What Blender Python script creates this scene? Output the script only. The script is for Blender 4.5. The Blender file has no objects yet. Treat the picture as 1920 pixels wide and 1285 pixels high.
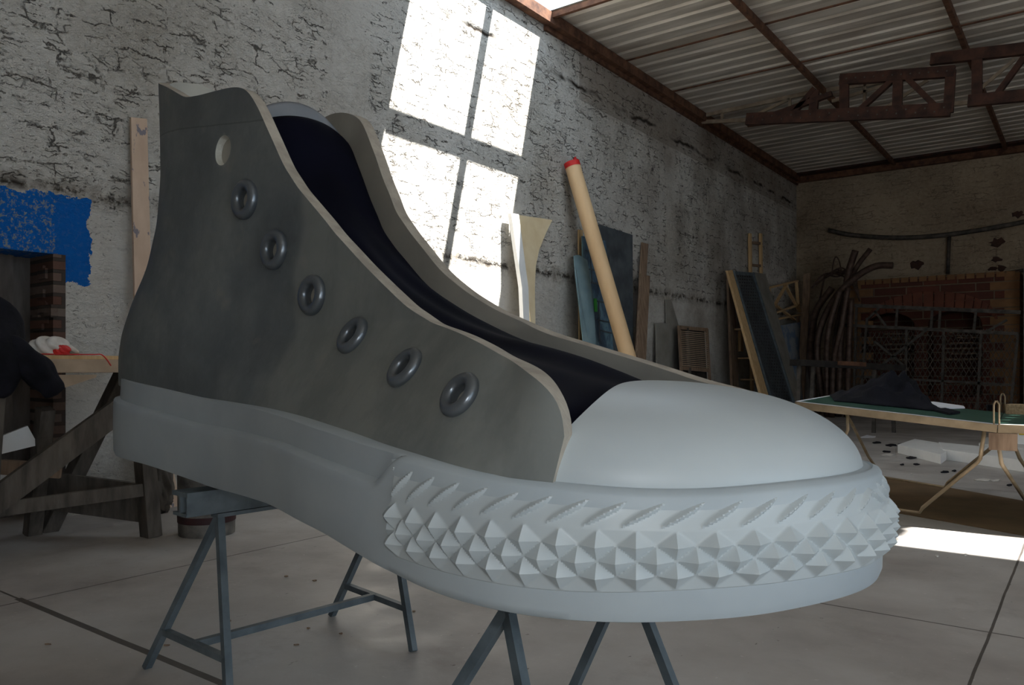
import bpy, math, random
import numpy as np
from mathutils import Vector, Matrix
random.seed(7); rng = np.random.default_rng(7)
SC = bpy.context.scene; COL = SC.collection

# ------------------------------------------------------------------ camera, sky, sun, exposure
F, HX, HY, EYE = 1464.0, 960.0, 690.0, 1.15         # focal length in px, vanishing column, horizon row, eye height
PHI = math.radians(36.67)                           # camera turned left of the wall direction (+Y)
cam_d = bpy.data.cameras.new('camera'); cam = bpy.data.objects.new('camera', cam_d); COL.objects.link(cam)
cam.location = (0, 0, EYE); cam.rotation_euler = (math.pi/2, 0, PHI)
cam_d.sensor_width = 36; cam_d.lens = 36*F/1920; cam_d.shift_y = (HY-642.5)/1920; cam_d.clip_end = 200
cam_d.clip_start = 0.02
SC.camera = cam
SC.view_settings.view_transform = 'Standard'; SC.view_settings.look = 'None'
SC.view_settings.exposure = 0.0; SC.view_settings.gamma = 1.0; SC.view_settings.use_curve_mapping = False
w = bpy.data.worlds.new('sky'); SC.world = w; w.use_nodes = True
bg = w.node_tree.nodes['Background']; bg.inputs[0].default_value = (0.72, 0.86, 1.0, 1); bg.inputs[1].default_value = 2.5
sun_d = bpy.data.lights.new('sun', 'SUN'); sun_d.energy = 24.0; sun_d.angle = 0.009; sun_d.color = (1.0, 0.965, 0.91)
sun = bpy.data.objects.new('sun', sun_d); COL.objects.link(sun)
SUN_DIR = Vector((-0.70, -0.25, -1.0)).normalized()
sun.rotation_euler = SUN_DIR.to_track_quat('-Z', 'Y').to_euler(); sun.location = (6, 8, 12)

fl_d = bpy.data.lights.new('camera_flash', 'POINT'); fl_d.energy = 24.0; fl_d.shadow_soft_size = .045; fl_d.color = (.93, .97, 1.0)
flash = bpy.data.objects.new('camera_flash', fl_d); COL.objects.link(flash); flash.location = (0.0, -.02, EYE+.17)   # the photographer's flash, on top of the camera

# ------------------------------------------------------------------ coordinates
cP, sP = math.cos(PHI), math.sin(PHI)
WX, WY, HZ = -6.37, 21.3, 6.27                      # left wall plane, far wall plane, roof height
def c2w(X, Z, h): return (X*cP - Z*sP, X*sP + Z*cP, h)
def on_floor(px, py, h=0.0):
    Z = F*(EYE-h)/(py-HY); return Vector(c2w((px-HX)/F*Z, Z, h))
def on_x(px, py, x=WX):
    t = (px-HX)/F; Z = x/(t*cP - sP); return Vector(c2w(t*Z, Z, EYE+(HY-py)/F*Z))
def on_y(px, py, y=WY):
    t = (px-HX)/F; Z = y/(t*sP + cP); return Vector(c2w(t*Z, Z, EYE+(HY-py)/F*Z))
def on_d(px, py, Z): return Vector(c2w((px-HX)/F*Z, Z, EYE+(HY-py)/F*Z))

# ------------------------------------------------------------------ mesh builder
class MB:
    def __init__(s): s.v = []; s.f = []; s.m = []
    def add(s, vs, fs, mi=0):
        o = len(s.v); s.v += [tuple(map(float, p)) for p in vs]; s.f += [tuple(i+o for i in f) for f in fs]; s.m += [mi]*len(fs); return s
    def hexa(s, p, mi=0):                           # 8 points: 4 bottom, 4 top
        return s.add(p, [(3,2,1,0),(4,5,6,7),(0,1,5,4),(1,2,6,5),(2,3,7,6),(3,0,4,7)], mi)
    def box(s, c, d, rz=0, mi=0):
        M = Matrix.Rotation(rz, 3, 'Z'); c = Vector(c)
        q = [(-1,-1),(1,-1),(1,1),(-1,1)]
        return s.hexa([c + M@Vector((a*d[0]/2, b*d[1]/2, k*d[2]/2)) for k in (-1,1) for a,b in q], mi)
    def beam(s, a, b, wd, ht, up=(0,0,1), mi=0):
        a, b = Vector(a), Vector(b); d = (b-a).normalized(); up = Vector(up)
        if abs(d.dot(up)) > .98: up = Vector((1,0,0))
        sd = d.cross(up).normalized()*wd/2; u = sd.cross(d).normalized()*ht/2
        return s.hexa([a-sd-u, a+sd-u, b+sd-u, b-sd-u, a-sd+u, a+sd+u, b+sd+u, b-sd+u], mi)
    def prism(s, pts, ext, mi=0):
        pts = [Vector(p) for p in pts]; e = Vector(ext); n = len(pts)
        fs = [tuple(range(n)), tuple(range(2*n-1, n-1, -1))] + [(i, i+n, (i+1)%n+n, (i+1)%n) for i in range(n)]
        return s.add(pts+[p+e for p in pts], fs, mi)
    def tube(s, pts, r, n=10, mi=0, cap=True):
        pts = [Vector(p) for p in pts]; rs = r if isinstance(r, (list, tuple)) else [r]*len(pts)
        vs = []; u = None
        for i, p in enumerate(pts):
            d = (pts[min(i+1, len(pts)-1)] - pts[max(i-1, 0)]).normalized()
            if u is None: u = d.cross(Vector((0,0,1)) if abs(d.z) < .9 else Vector((1,0,0))).normalized()
            u = (u - d*u.dot(d)).normalized(); q = d.cross(u)
            vs += [p + (u*math.cos(2*math.pi*k/n) + q*math.sin(2*math.pi*k/n))*rs[i] for k in range(n)]
        fs = [(i*n+k, i*n+(k+1)%n, (i+1)*n+(k+1)%n, (i+1)*n+k) for i in range(len(pts)-1) for k in range(n)]
        if cap: fs += [tuple(range(n))[::-1], tuple((len(pts)-1)*n+k for k in range(n))]
        return s.add(vs, fs, mi)
    def grid(s, G, close=False, mi=0, flip=False):  # G[row][col] of points
        R, Cn = len(G), len(G[0]); vs = [p for r in G for p in r]; fs = []
        for i in range(R-1):
            for j in range(Cn if close else Cn-1):
                k = (j+1) % Cn; f = (i*Cn+j, i*Cn+k, (i+1)*Cn+k, (i+1)*Cn+j); fs.append(f[::-1] if flip else f)
        return s.add(vs, fs, mi)
    def build(s, name, mats, parent=None, smooth=False, sharp=None, bevel=0, attr=None):
        v = np.array(s.v); lo, hi = v.min(0), v.max(0); org = Vector(((lo[0]+hi[0])/2, (lo[1]+hi[1])/2, lo[2]))
        me = bpy.data.meshes.new(name); me.from_pydata([tuple(p) for p in (v-np.array(org))], [], s.f)
        for m in (mats if isinstance(mats, (list, tuple)) else [mats]): me.materials.append(m)
        me.polygons.foreach_set('material_index', s.m)
        if attr is not None:
            ca = me.color_attributes.new('tone', 'FLOAT_COLOR', 'POINT')
            ca.data.foreach_set('color', np.repeat(np.array(attr, float), 4))
        if smooth: me.polygons.foreach_set('use_smooth', [True]*len(me.polygons))
        me.update()
        if sharp: me.set_sharp_from_angle(angle=math.radians(sharp))
        o = bpy.data.objects.new(name, me); COL.objects.link(o)
        if parent is not None:
            pw = Vector((0,0,0)); q = parent
            while q is not None: pw += Vector(q.location); q = q.parent
            o.parent = parent; o.location = org - pw
        else: o.location = org
        if bevel:
            b = o.modifiers.new('bevel', 'BEVEL'); b.width = bevel; b.segments = 2; b.limit_method = 'ANGLE'
        return o
def tag(o, label=None, cat=None, group=None, kind=None):
    if label: o['label'] = label
    if cat: o['category'] = cat
    if group: o['group'] = group
    if kind: o['kind'] = kind
    return o
def thing(name, label, cat, loc, group=None):
    o = bpy.data.objects.new(name, None); COL.objects.link(o); o.location = loc; o.empty_display_size = .1
    return tag(o, label, cat, group)
def struct(o): o['kind'] = 'structure'; return o
def apply_mods(o):
    dg = bpy.context.evaluated_depsgraph_get(); dg.update()
    me = bpy.data.meshes.new_from_object(o.evaluated_get(dg)); o.modifiers.clear(); o.data = me
def cut(o, cutter):
    m = o.modifiers.new('cut', 'BOOLEAN'); m.operation = 'DIFFERENCE'; m.object = cutter; m.solver = 'EXACT'
    bpy.context.view_layer.update(); apply_mods(o); bpy.data.objects.remove(cutter)

# ------------------------------------------------------------------ materials
def srgb(r, g, b): return tuple(((c/255)/12.92 if c/255 <= .04045 else ((c/255+.055)/1.055)**2.4) for c in (r, g, b)) + (1,)
class NT:
    def __init__(s, name, rough=.7, metal=0, spec=.5):
        s.m = bpy.data.materials.new(name); s.m.use_nodes = True; s.t = s.m.node_tree; s.n = s.t.nodes; s.b = s.n['Principled BSDF']
        s.b.inputs['Roughness'].default_value = rough; s.b.inputs['Metallic'].default_value = metal
        s.b.inputs['Specular IOR Level'].default_value = spec
    def N(s, typ, ins={}, **kw):
        n = s.n.new(typ)
        for k, v in kw.items(): setattr(n, k, v)
        for k, v in ins.items():
            if isinstance(v, bpy.types.NodeSocket): s.t.links.new(v, n.inputs[k])
            else: n.inputs[k].default_value = v
        return n
    def co(s, scale=(1,1,1), rot=(0,0,0), kind='Object'):
        if kind == 'World': c = s.N('ShaderNodeNewGeometry').outputs['Position']
        else: c = s.N('ShaderNodeTexCoord').outputs[kind]
        return s.N('ShaderNodeMapping', {'Vector': c, 'Scale': scale, 'Rotation': rot}).outputs[0]
    def noise(s, vec, scale, detail=4, rough=.55, dist=0): return s.N('ShaderNodeTexNoise', {'Vector': vec, 'Scale': scale, 'Detail': detail, 'Roughness': rough, 'Distortion': dist}).outputs['Fac']
    def ramp(s, fac, stops, interp='LINEAR'):
        r = s.N('ShaderNodeValToRGB', {'Fac': fac}); e = r.color_ramp.elements; r.color_ramp.interpolation = interp
        e[0].position, e[0].color = stops[0][0], stops[0][1]; e[1].position, e[1].color = stops[-1][0], stops[-1][1]
        for p, c in stops[1:-1]: x = e.new(p); x.color = c
        return r.outputs[0]
    def g(s, fac, a, b): return s.ramp(fac, [(a, (0,0,0,1)), (b, (1,1,1,1))])
    def mix(s, fac, a, b, mode='MIX'):
        n = s.n.new('ShaderNodeMix'); n.data_type = 'RGBA'; n.blend_type = mode
        for k, v in ((0, fac), (6, a), (7, b)):
            if isinstance(v, bpy.types.NodeSocket): s.t.links.new(v, n.inputs[k])
            else: n.inputs[k].default_value = v
        return n.outputs[2]
    def math(s, op, a, b=0.0, c=0.0):
        n = s.n.new('ShaderNodeMath'); n.operation = op
        for k, v in enumerate((a, b, c)):
            if isinstance(v, bpy.types.NodeSocket): s.t.links.new(v, n.inputs[k])
            else: n.inputs[k].default_value = v
        return n.outputs[0]
    def col(s, c): (s.t.links.new(c, s.b.inputs['Base Color']) if isinstance(c, bpy.types.NodeSocket) else setattr(s.b.inputs['Base Color'], 'default_value', c)); return s
    def bump(s, h, dist=.01, strength=1.0):
        b = s.N('ShaderNodeBump', {'Height': h, 'Distance': dist, 'Strength': strength}); s.t.links.new(b.outputs[0], s.b.inputs['Normal']); return s
def plain(name, c1, c2=None, scale=6, rough=.7, metal=0, stretch=(1,1,1), bump=0, spec=.5, lo=.35, hi=.65):
    t = NT(name, rough, metal, spec); v = t.co(stretch)
    n = t.noise(v, scale, 6); t.col(t.ramp(n, [(lo, c1), (hi, c2 or c1)]))
    if bump: t.bump(t.noise(v, scale*4, 5), bump)
    return t.m
M = {}
def mk_wall(name, base, base2, dark, crack=1.0, left=False):
    t = NT(name, .9, spec=.2); P = t.co(kind='World')
    sep = t.N('ShaderNodeSeparateXYZ', {'Vector': P}); x, y, z = sep.outputs
    big = t.noise(P, .5, 4); fine = t.noise(P, 14, 6, .65)
    c = t.ramp(t.math('ADD', t.math('MULTIPLY', big, .7), t.math('MULTIPLY', fine, .3)), [(.36, base2), (.58, base)])
    def warped(scale, amt, det=5.0):
        wn = t.N('ShaderNodeTexNoise', {'Vector': P, 'Scale': scale, 'Detail': det, 'Roughness': .65})
        wv = t.N('ShaderNodeVectorMath', {0: wn.outputs['Color'], 1: (.5,.5,.5)}, operation='SUBTRACT').outputs[0]
        return t.N('ShaderNodeVectorMath', {0: P, 1: t.N('ShaderNodeVectorMath', {0: wv, 3: amt}, operation='SCALE').outputs[0]}, operation='ADD').outputs[0]
    Q = warped(3.6, .26, 7.0); Qf = warped(9.0, .10, 4.0)
    qs = t.N('ShaderNodeSeparateXYZ', {'Vector': Q}).outputs
    bv = t.N('ShaderNodeCombineXYZ', {'X': qs[1] if left else qs[0], 'Y': qs[2]}).outputs[0]
    br = t.N('ShaderNodeTexBrick', {'Vector': bv, 'Scale': 1.0, 'Mortar Size': .0085, 'Brick Width': .9, 'Row Height': .15, 'Mortar Smooth': .6}).outputs['Fac']
    v3 = t.N('ShaderNodeVectorMath', {0: Qf, 1: (.8, .8, 2.7)}, operation='MULTIPLY').outputs[0]
    vor2 = t.N('ShaderNodeTexVoronoi', {'Vector': v3, 'Scale': 5.5}, feature='DISTANCE_TO_EDGE').outputs[0]
    cr2 = t.math('SUBTRACT', 1.0, t.g(vor2, .0, .05))
    msk = t.g(t.noise(P, 1.1, 5, .65), .46, .60); msk2 = t.g(t.noise(P, 5.0, 5, .7), .48, .55); msk3 = t.g(t.noise(P, 2.3, 5, .7), .44, .53)
    cr = t.math('MAXIMUM', t.math('MULTIPLY', br, msk2), t.math('MULTIPLY', t.math('MULTIPLY', cr2, msk3), msk2))
    Qz = t.N('ShaderNodeVectorMath', {0: Qf, 1: (.8, .8, 2.3)}, operation='MULTIPLY').outputs[0]
    pits = t.math('MULTIPLY', t.g(t.noise(Qz, 22, 6, .75), .60, .66), t.math('MULTIPLY', t.g(t.noise(P, 1.6, 4, .6), .48, .62), .9))
    dk = t.math('MULTIPLY', t.math('MAXIMUM', t.math('MULTIPLY', cr, .85), pits), crack)
    # rough masonry only above the ledge, smoother render below it and on the pilaster strips
    if left:
        zone = t.math('GREATER_THAN', t.math('ADD', z, t.math('MULTIPLY', t.noise(P, 3, 3), .16)), 2.52)
        def strip(a, b): 
            yy = t.math('ADD', y, t.math('MULTIPLY', t.math('SUBTRACT', t.noise(P, 2.5, 4), .5), .25))
            return t.math('MULTIPLY', t.math('GREATER_THAN', yy, a), t.math('LESS_THAN', yy, b))
        sm = t.math('MAXIMUM', strip(5.35, 5.95), strip(13.35, 13.75))
        zone = t.math('MULTIPLY', zone, t.math('SUBTRACT', 1.0, t.math('MULTIPLY', sm, .93)))
        dk = t.math('MULTIPLY', dk, t.math('MAXIMUM', zone, .16))
        spk = t.math('MULTIPLY', t.g(t.noise(Qz, 30, 5, .75), .60, .64), t.g(t.noise(P, 3.2, 4, .6), .44, .56)); dk = t.math('MAXIMUM', dk, t.math('MULTIPLY', spk, .75))
        # darker brownish ledge between the two zones, a crack under the roof
        lz = t.math('ABSOLUTE', t.math('SUBTRACT', t.math('ADD', z, t.math('MULTIPLY', t.noise(P, 4, 4), .12)), 2.58))
        led = t.math('MULTIPLY', t.math('SUBTRACT', 1.0, t.g(lz, .0, .14)), t.g(t.noise(P, 9, 5, .7), .35, .6))
        c = t.mix(t.math('MULTIPLY', led, .75), c, srgb(112, 98, 82))
        dk = t.math('MAXIMUM', dk, t.math('MULTIPLY', t.math('SUBTRACT', 1.0, t.g(lz, .0, .05)), msk2))
        tz = t.math('ABSOLUTE', t.math('SUBTRACT', t.math('ADD', z, t.math('MULTIPLY', t.noise(P, 1.8, 5), .3)), 5.65))
        dk = t.math('MAXIMUM', dk, t.math('MULTIPLY', t.math('SUBTRACT', 1.0, t.g(tz, .01, .05)), t.g(t.noise(P, 1.1, 3), .45, .55)))
        c = t.mix(t.math('MULTIPLY', t.math('GREATER_THAN', y, 10.3), t.math('MULTIPLY', t.math('GREATER_THAN', z, 5.3), .5)), c, srgb(140, 126, 112))
        # brownish patches, stronger towards the end of the wall
        st = t.math('MULTIPLY', t.g(y, .0, 1.0), 1.0); yf = t.math('DIVIDE', t.math('SUBTRACT', y, 9.0), 10.0)
        c = t.mix(t.math('MULTIPLY', t.g(t.noise(P, .8, 5, .6), .38, .66), t.math('MINIMUM', t.math('MAXIMUM', yf, .12), .6)), c, srgb(132, 116, 98))
        # blue paint left round the doorway
        pn = t.math('MULTIPLY', t.math('SUBTRACT', t.noise(P, 5, 5, .7), .5), .22)
        yb = t.math('ADD', y, pn); zb = t.math('ADD', z, pn)
        band = t.math('MULTIPLY', t.math('LESS_THAN', yb, 2.96), t.math('MULTIPLY', t.math('LESS_THAN', zb, 2.47), t.math('GREATER_THAN', zb, 1.80)))
        chips = t.g(t.noise(P, 34, 5, .75), .53, .60)
        solid = t.math('GREATER_THAN', yb, 2.72)
        bl = t.mix(t.math('MULTIPLY', chips, t.math('SUBTRACT', 1.0, t.math('MULTIPLY', solid, .9))), srgb(14, 112, 204), srgb(150, 160, 165))
        c = t.mix(band, c, bl); dk = t.math('MULTIPLY', dk, t.math('SUBTRACT', 1.0, band))
    c = t.mix(dk, c, dark); t.col(c)
    h = t.math('SUBTRACT', t.math('MULTIPLY', t.noise(Qz, 7, 8, .72), 1.0), t.math('MULTIPLY', dk, .8))
    t.bump(h, .06 if left else .02, 1.0); return t.m
M['wall_left'] = mk_wall('white_rough_masonry', srgb(236, 233, 226), srgb(198, 192, 181), srgb(58, 50, 42), 1.0, True)
M['wall_far'] = mk_wall('stained_plaster', srgb(172, 156, 134), srgb(126, 110, 92), srgb(52, 40, 30), .45)
def mk_floor():
    t = NT('dusty_concrete', .62, spec=.35); P = t.co(kind='World'); sep = t.N('ShaderNodeSeparateXYZ', {'Vector': P}); x, y, z = sep.outputs
    c = t.ramp(t.noise(P, .9, 7, .6), [(.34, srgb(156, 149, 144)), (.5, srgb(176, 171, 166)), (.68, srgb(192, 188, 184))])
    c = t.mix(t.math('MULTIPLY', t.g(t.noise(P, 3.1, 8, .72), .55, .75), .35), c, srgb(128, 116, 106))
    c = t.mix(t.math('MULTIPLY', t.g(t.noise(P, 30, 4, .6), .66, .72), .5), c, srgb(212, 208, 204))
    c = t.mix(t.math('MULTIPLY', t.g(t.noise(t.co((1.4, .5, 1), kind='World'), 17, 3, .6), .70, .74), .7), c, srgb(84, 74, 66))
    wob = t.math('MULTIPLY', t.math('SUBTRACT', t.noise(P, 2, 3), .5), .012)
    def line(a, off, per, hw):
        f = t.math('FRACT', t.math('DIVIDE', t.math('SUBTRACT', t.math('ADD', a, wob), off - per*20 - per/2), per))
        return t.math('LESS_THAN', t.math('ABSOLUTE', t.math('SUBTRACT', f, .5)), hw/per)
    ln = t.math('MAXIMUM', line(x, -.36, 3.87, .006), line(y, 1.65, 2.31, .006))
    wide = t.math('MULTIPLY', line(y, 1.65, 60, .017), t.math('GREATER_THAN', x, -4.3))
    ln = t.math('MAXIMUM', ln, wide)
    c = t.mix(t.math('MULTIPLY', ln, .85), c, srgb(56, 48, 42)); t.col(c)
    t.bump(t.math('SUBTRACT', t.math('MULTIPLY', t.noise(P, 9, 7, .6), .5), ln), .006, .8)
    t.t.links.new(t.ramp(t.noise(P, 2.2, 5), [(.35, (.42,)*3+(1,)), (.65, (.75,)*3+(1,))]), t.b.inputs['Roughness']); return t.m
M['floor'] = mk_floor()
def mk_roof():
    t = NT('galvanised_sheet', .55, .25); v = t.co((.5, 3.5, 1), kind='World')
    c = t.ramp(t.noise(v, 1.3, 6, .6), [(.32, srgb(176, 168, 156)), (.62, srgb(218, 211, 200))])
    c = t.mix(t.math('MULTIPLY', t.g(t.noise(v, .55, 4), .58, .72), .5), c, srgb(118, 96, 78)); t.col(c); return t.m
M['roof'] = mk_roof()
M['rust'] = plain('rusty_steel', srgb(72, 46, 34), srgb(120, 84, 62), 7, .8, .2, bump=.003)
M['rust_dark'] = plain('dark_rusty_steel', srgb(46, 30, 26), srgb(84, 54, 42), 6, .75, .3, bump=.003)
M['beige_steel'] = plain('dusty_beige_steel', srgb(138, 122, 104), srgb(176, 160, 140), 5, .8)
M['blue_steel'] = plain('blue_grey_painted_steel', srgb(78, 89, 95), srgb(106, 117, 123), 9, .6, 0, bump=.001)
M['black_steel'] = plain('black_steel', srgb(38, 36, 36), srgb(62, 58, 55), 8, .6, .4)
M['gate_steel'] = plain('old_grey_steel', srgb(64, 60, 56), srgb(98, 92, 86), 8, .65, .4)
M['pipe'] = plain('brown_steel_pipe', srgb(70, 52, 44), srgb(102, 84, 74), 8, .6, .4)
M['dark_wood'] = plain('weathered_dark_wood', srgb(66, 60, 54), srgb(98, 91, 83), 5, .85, stretch=(3,3,.7), bump=.003)
M['mid_wood'] = plain('brown_old_wood', srgb(112, 90, 72), srgb(150, 126, 104), 5, .8, stretch=(4,4,.6))
M['pale_wood'] = plain('pale_pine', srgb(196, 160, 112), srgb(216, 184, 138), 5, .7, stretch=(5,5,.5))
def mk_pink():
    t = NT('pinkish_mdf', .75); v = t.co((2, 2, 1)); c = t.ramp(t.noise(v, 3, 5), [(.35, srgb(188, 162, 140)), (.65, srgb(206, 182, 160))])
    c = t.mix(t.math('MULTIPLY', t.g(t.noise(v, 7, 4, .6), .63, .66), .8), c, srgb(92, 98, 118)); t.col(c); return t.m
M['pink_board'] = mk_pink()
M['cream'] = plain('cream_board', srgb(222, 200, 158), srgb(236, 218, 182), 3, .7)
M['white'] = plain('white_foam', srgb(238, 238, 236), srgb(246, 246, 244), 5, .7)
M['paper'] = plain('white_paper', srgb(226, 228, 236), srgb(240, 240, 244), 5, .7)
M['grey_board'] = plain('grey_board', srgb(124, 120, 112), srgb(144, 140, 132), 3, .75)
M['raw_board'] = plain('dusty_raw_board', srgb(160, 140, 118), srgb(184, 162, 138), 5, .8)
M['dark_grey'] = plain('dark_grey_panel', srgb(58, 64, 70), srgb(88, 94, 98), 4, .5, bump=.001)
M['black_cloth'] = plain('black_cloth', srgb(16, 17, 22), srgb(30, 30, 38), 7, .9, bump=.006, spec=.2)
M['green'] = plain('green_table_top', srgb(38, 74, 62), srgb(54, 92, 78), 4, .45)
M['tan_steel'] = plain('tan_enamelled_steel', srgb(142, 124, 98), srgb(172, 152, 124), 7, .5, .2)
M['brown_mat'] = plain('brown_hardboard', srgb(92, 72, 48), srgb(126, 102, 74), 2.2, .6, lo=.3, hi=.7)
M['chipboard'] = plain('chipboard', srgb(150, 124, 92), srgb(196, 172, 138), 60, .8)
M['cloth_white'] = plain('white_glove_cloth', srgb(196, 190, 182), srgb(222, 218, 212), 12, .9, bump=.004)
M['red'] = plain('red_plastic', srgb(190, 24, 26), srgb(214, 44, 40), 8, .6)
M['cardboard'] = plain('kraft_cardboard_tube', srgb(216, 178, 132), srgb(230, 196, 152), 3, .6, stretch=(1,1,.3))
M['bucket'] = plain('dirty_painted_tin', srgb(82, 80, 78), srgb(136, 132, 126), 7, .6, .3)
M['yellow'] = plain('yellow_label', srgb(222, 190, 30)); M['dark_red'] = plain('dark_red_band', srgb(64, 30, 32), srgb(54, 36, 38), 20)
M['concrete'] = plain('grey_painted_column', srgb(150, 156, 160), srgb(170, 175, 178), 2, .7)
M['door'] = plain('old_grey_door', srgb(70, 64, 60), srgb(96, 90, 86), 3, .8, stretch=(4,4,1))
M['ochre'] = plain('ochre_brick', srgb(138, 102, 66), srgb(116, 82, 54), 3, .85)
def mk_brick(name, c1, c2, mort, wdt, hgt, axis='XZ', ms=.015):
    t = NT(name, .9, spec=.2); P = t.co(kind='World'); sep = t.N('ShaderNodeSeparateXYZ', {'Vector': P}); x, y, z = sep.outputs
    v = t.N('ShaderNodeCombineXYZ', {'X': x if axis[0] == 'X' else y, 'Y': z}).outputs[0]
    b = t.N('ShaderNodeTexBrick', {'Vector': v, 'Color1': c1, 'Color2': c2, 'Mortar': mort, 'Scale': 1.0, 'Mortar Size': ms, 'Brick Width': wdt, 'Row Height': hgt, 'Mortar Smooth': .2})
    c = t.mix(t.math('MULTIPLY', t.g(t.noise(P, 5, 5, .6), .4, .7), .45), b.outputs[0], srgb(72, 52, 44)); t.col(c)
    t.bump(t.math('SUBTRACT', t.noise(P, 12, 4), b.outputs['Fac']), .01); return t.m
M['brick'] = mk_brick('dark_red_brick', srgb(104, 62, 50), srgb(84, 52, 44), srgb(116, 102, 86), .70, .19)
M['brick_jamb'] = mk_brick('rough_jamb_brick', srgb(92, 66, 56), srgb(104, 96, 88), srgb(66, 60, 56), .24, .09, ms=.012)
M['arch_brick'] = plain('arch_brick', srgb(116, 66, 48), srgb(94, 54, 42), 4, .85)
def mk_panel():
    t = NT('grey_primed_fibreglass', .55, spec=.4); v = t.co(kind='Object')
    n = t.noise(v, 2.0, 8, .6); f = t.noise(v, 9, 7, .7)
    c = t.ramp(t.math('ADD', t.math('MULTIPLY', n, .75), t.math('MULTIPLY', f, .25)), [(.34, srgb(84, 90, 92)), (.50, srgb(106, 112, 113)), (.66, srgb(128, 132, 130))])
    at = t.N('ShaderNodeAttribute', attribute_name='tone').outputs['Fac']
    c = t.mix(t.math('MULTIPLY', at, .5), c, srgb(142, 145, 140))
    c = t.mix(t.math('MULTIPLY', t.g(t.noise(v, 5.5, 3), .64, .70), .22), c, srgb(150, 146, 134)); t.col(c)
    return t, c, v
def fin_panel():
    t, c, v = mk_panel(); P = t.co(kind='World'); xyz = t.N('ShaderNodeSeparateXYZ', {'Vector': P}).outputs; z = t.math('ADD', xyz[2], t.math('MULTIPLY', t.math('ADD', xyz[0], 3.4), .15))
    zz = t.math('SUBTRACT', t.math('ADD', z, t.math('MULTIPLY', t.noise(P, 3, 3), .02)), 2.185)
    c2 = t.mix(t.math('MULTIPLY', t.math('GREATER_THAN', zz, 0.0), .18), c, srgb(92, 95, 94))
    c2 = t.mix(t.math('MULTIPLY', t.math('LESS_THAN', t.math('ABSOLUTE', zz), .003), .45), c2, srgb(66, 68, 66))
    c2 = t.mix(t.math('MULTIPLY', t.g(t.noise(t.co((1, 1, .45)), 3.2, 6, .65), .52, .62), .28), c2, srgb(84, 90, 92))
    t.col(c2); t.bump(t.noise(v, 60, 3), .0008); return t.m
M['panel'] = fin_panel()
M['panel_edge'] = plain('raw_cream_filler_edge', srgb(176, 168, 154), srgb(150, 142, 130), 14, .8, bump=.004)
M['panel_in'] = plain('beige_grey_filler', srgb(158, 156, 148), srgb(172, 170, 160), 5, .75)
M['shoe_white'] = plain('white_satin_gelcoat', srgb(184, 193, 197), srgb(190, 199, 202), 3, .42, spec=.5)
M['shoe_white_matt'] = plain('white_matt_primer', srgb(168, 179, 186), srgb(180, 190, 195), 3, .5, spec=.45)
M['filler'] = plain('white_filler', srgb(206, 208, 200), srgb(186, 186, 176), 30, .8, bump=.004)
M['tongue'] = plain('blue_grey_tongue', srgb(112, 118, 126), srgb(130, 134, 140), 5, .7)
M['lining'] = plain('midnight_black_stretch_cloth', srgb(8, 9, 20), srgb(13, 14, 28), 4, .8, spec=.06)
M['eyelet'] = plain('gunmetal_painted_ring', srgb(96, 103, 109), srgb(124, 130, 136), 4, .3, .6)

# ------------------------------------------------------------------ setting
fl = MB(); fl.box((1.1, 7.5, -.1), (17.2, 28.4, .2)); struct(fl.build('floor', M['floor']))
DY0, DY1, DH = .9, 2.76, 2.02                       # doorway in the left wall
b = MB(); T = .45
b.box((WX-T/2, (-6.5+DY0)/2, HZ/2), (T, DY0+6.5, HZ)); b.box((WX-T/2, (DY1+WY)/2, HZ/2), (T, WY-DY1, HZ)); b.box((WX-T/2, (DY0+DY1)/2, (DH+HZ)/2), (T, DY1-DY0, HZ-DH))
struct(b.build('wall_left', M['wall_left']))
b = MB(); b.box((1.5, WY+.15, HZ/2), (16.4, .3, HZ)); struct(b.build('wall_far', M['wall_far']))
b = MB(); b.box((9.3, 13.4, HZ/2), (.3, 15.8, HZ)); b.box((9.3, -.5, 5.6), (.3, 12.0, 1.3)); struct(b.build('wall_right', M['wall_far']))
b = MB(); b.box((1.5, -6.45, HZ/2), (16.0, .2, HZ)); struct(b.build('wall_near', M['wall_far']))
# doorway: brick jamb facing, old door leaf, frame post
b = MB(); b.box((WX-.22, DY1-.03, DH/2), (.46, .09, DH))
for i in range(26):                                  # broken brick edge
    b.box((WX-rng.uniform(.02,.40), DY1-.065-rng.uniform(0,.015), rng.uniform(.03, DH-.05)), (rng.uniform(.08,.2), .05, rng.uniform(.04,.08)), rng.uniform(-.15,.15))
struct(b.build('trim_1', mk_brick('jamb_brick', srgb(96, 68, 58), srgb(112, 104, 96), srgb(66, 60, 56), .24, .09, 'YZ')))
b = MB(); b.box((WX-.42, (DY0+DY1)/2, DH/2), (.05, DY1-DY0, DH)); d = struct(b.build('door_1', M['door']))
b = MB(); b.box((WX-.36, 2.47, DH/2), (.07, .14, DH)); b.build('door_post', M['door'], d)
b = MB()
for k, zz in enumerate((.35, .9, 1.45)): b.box((WX-.385, 1.6, zz), (.03, 1.4, .06))
b.build('door_rail', M['dark_wood'], d)
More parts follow.
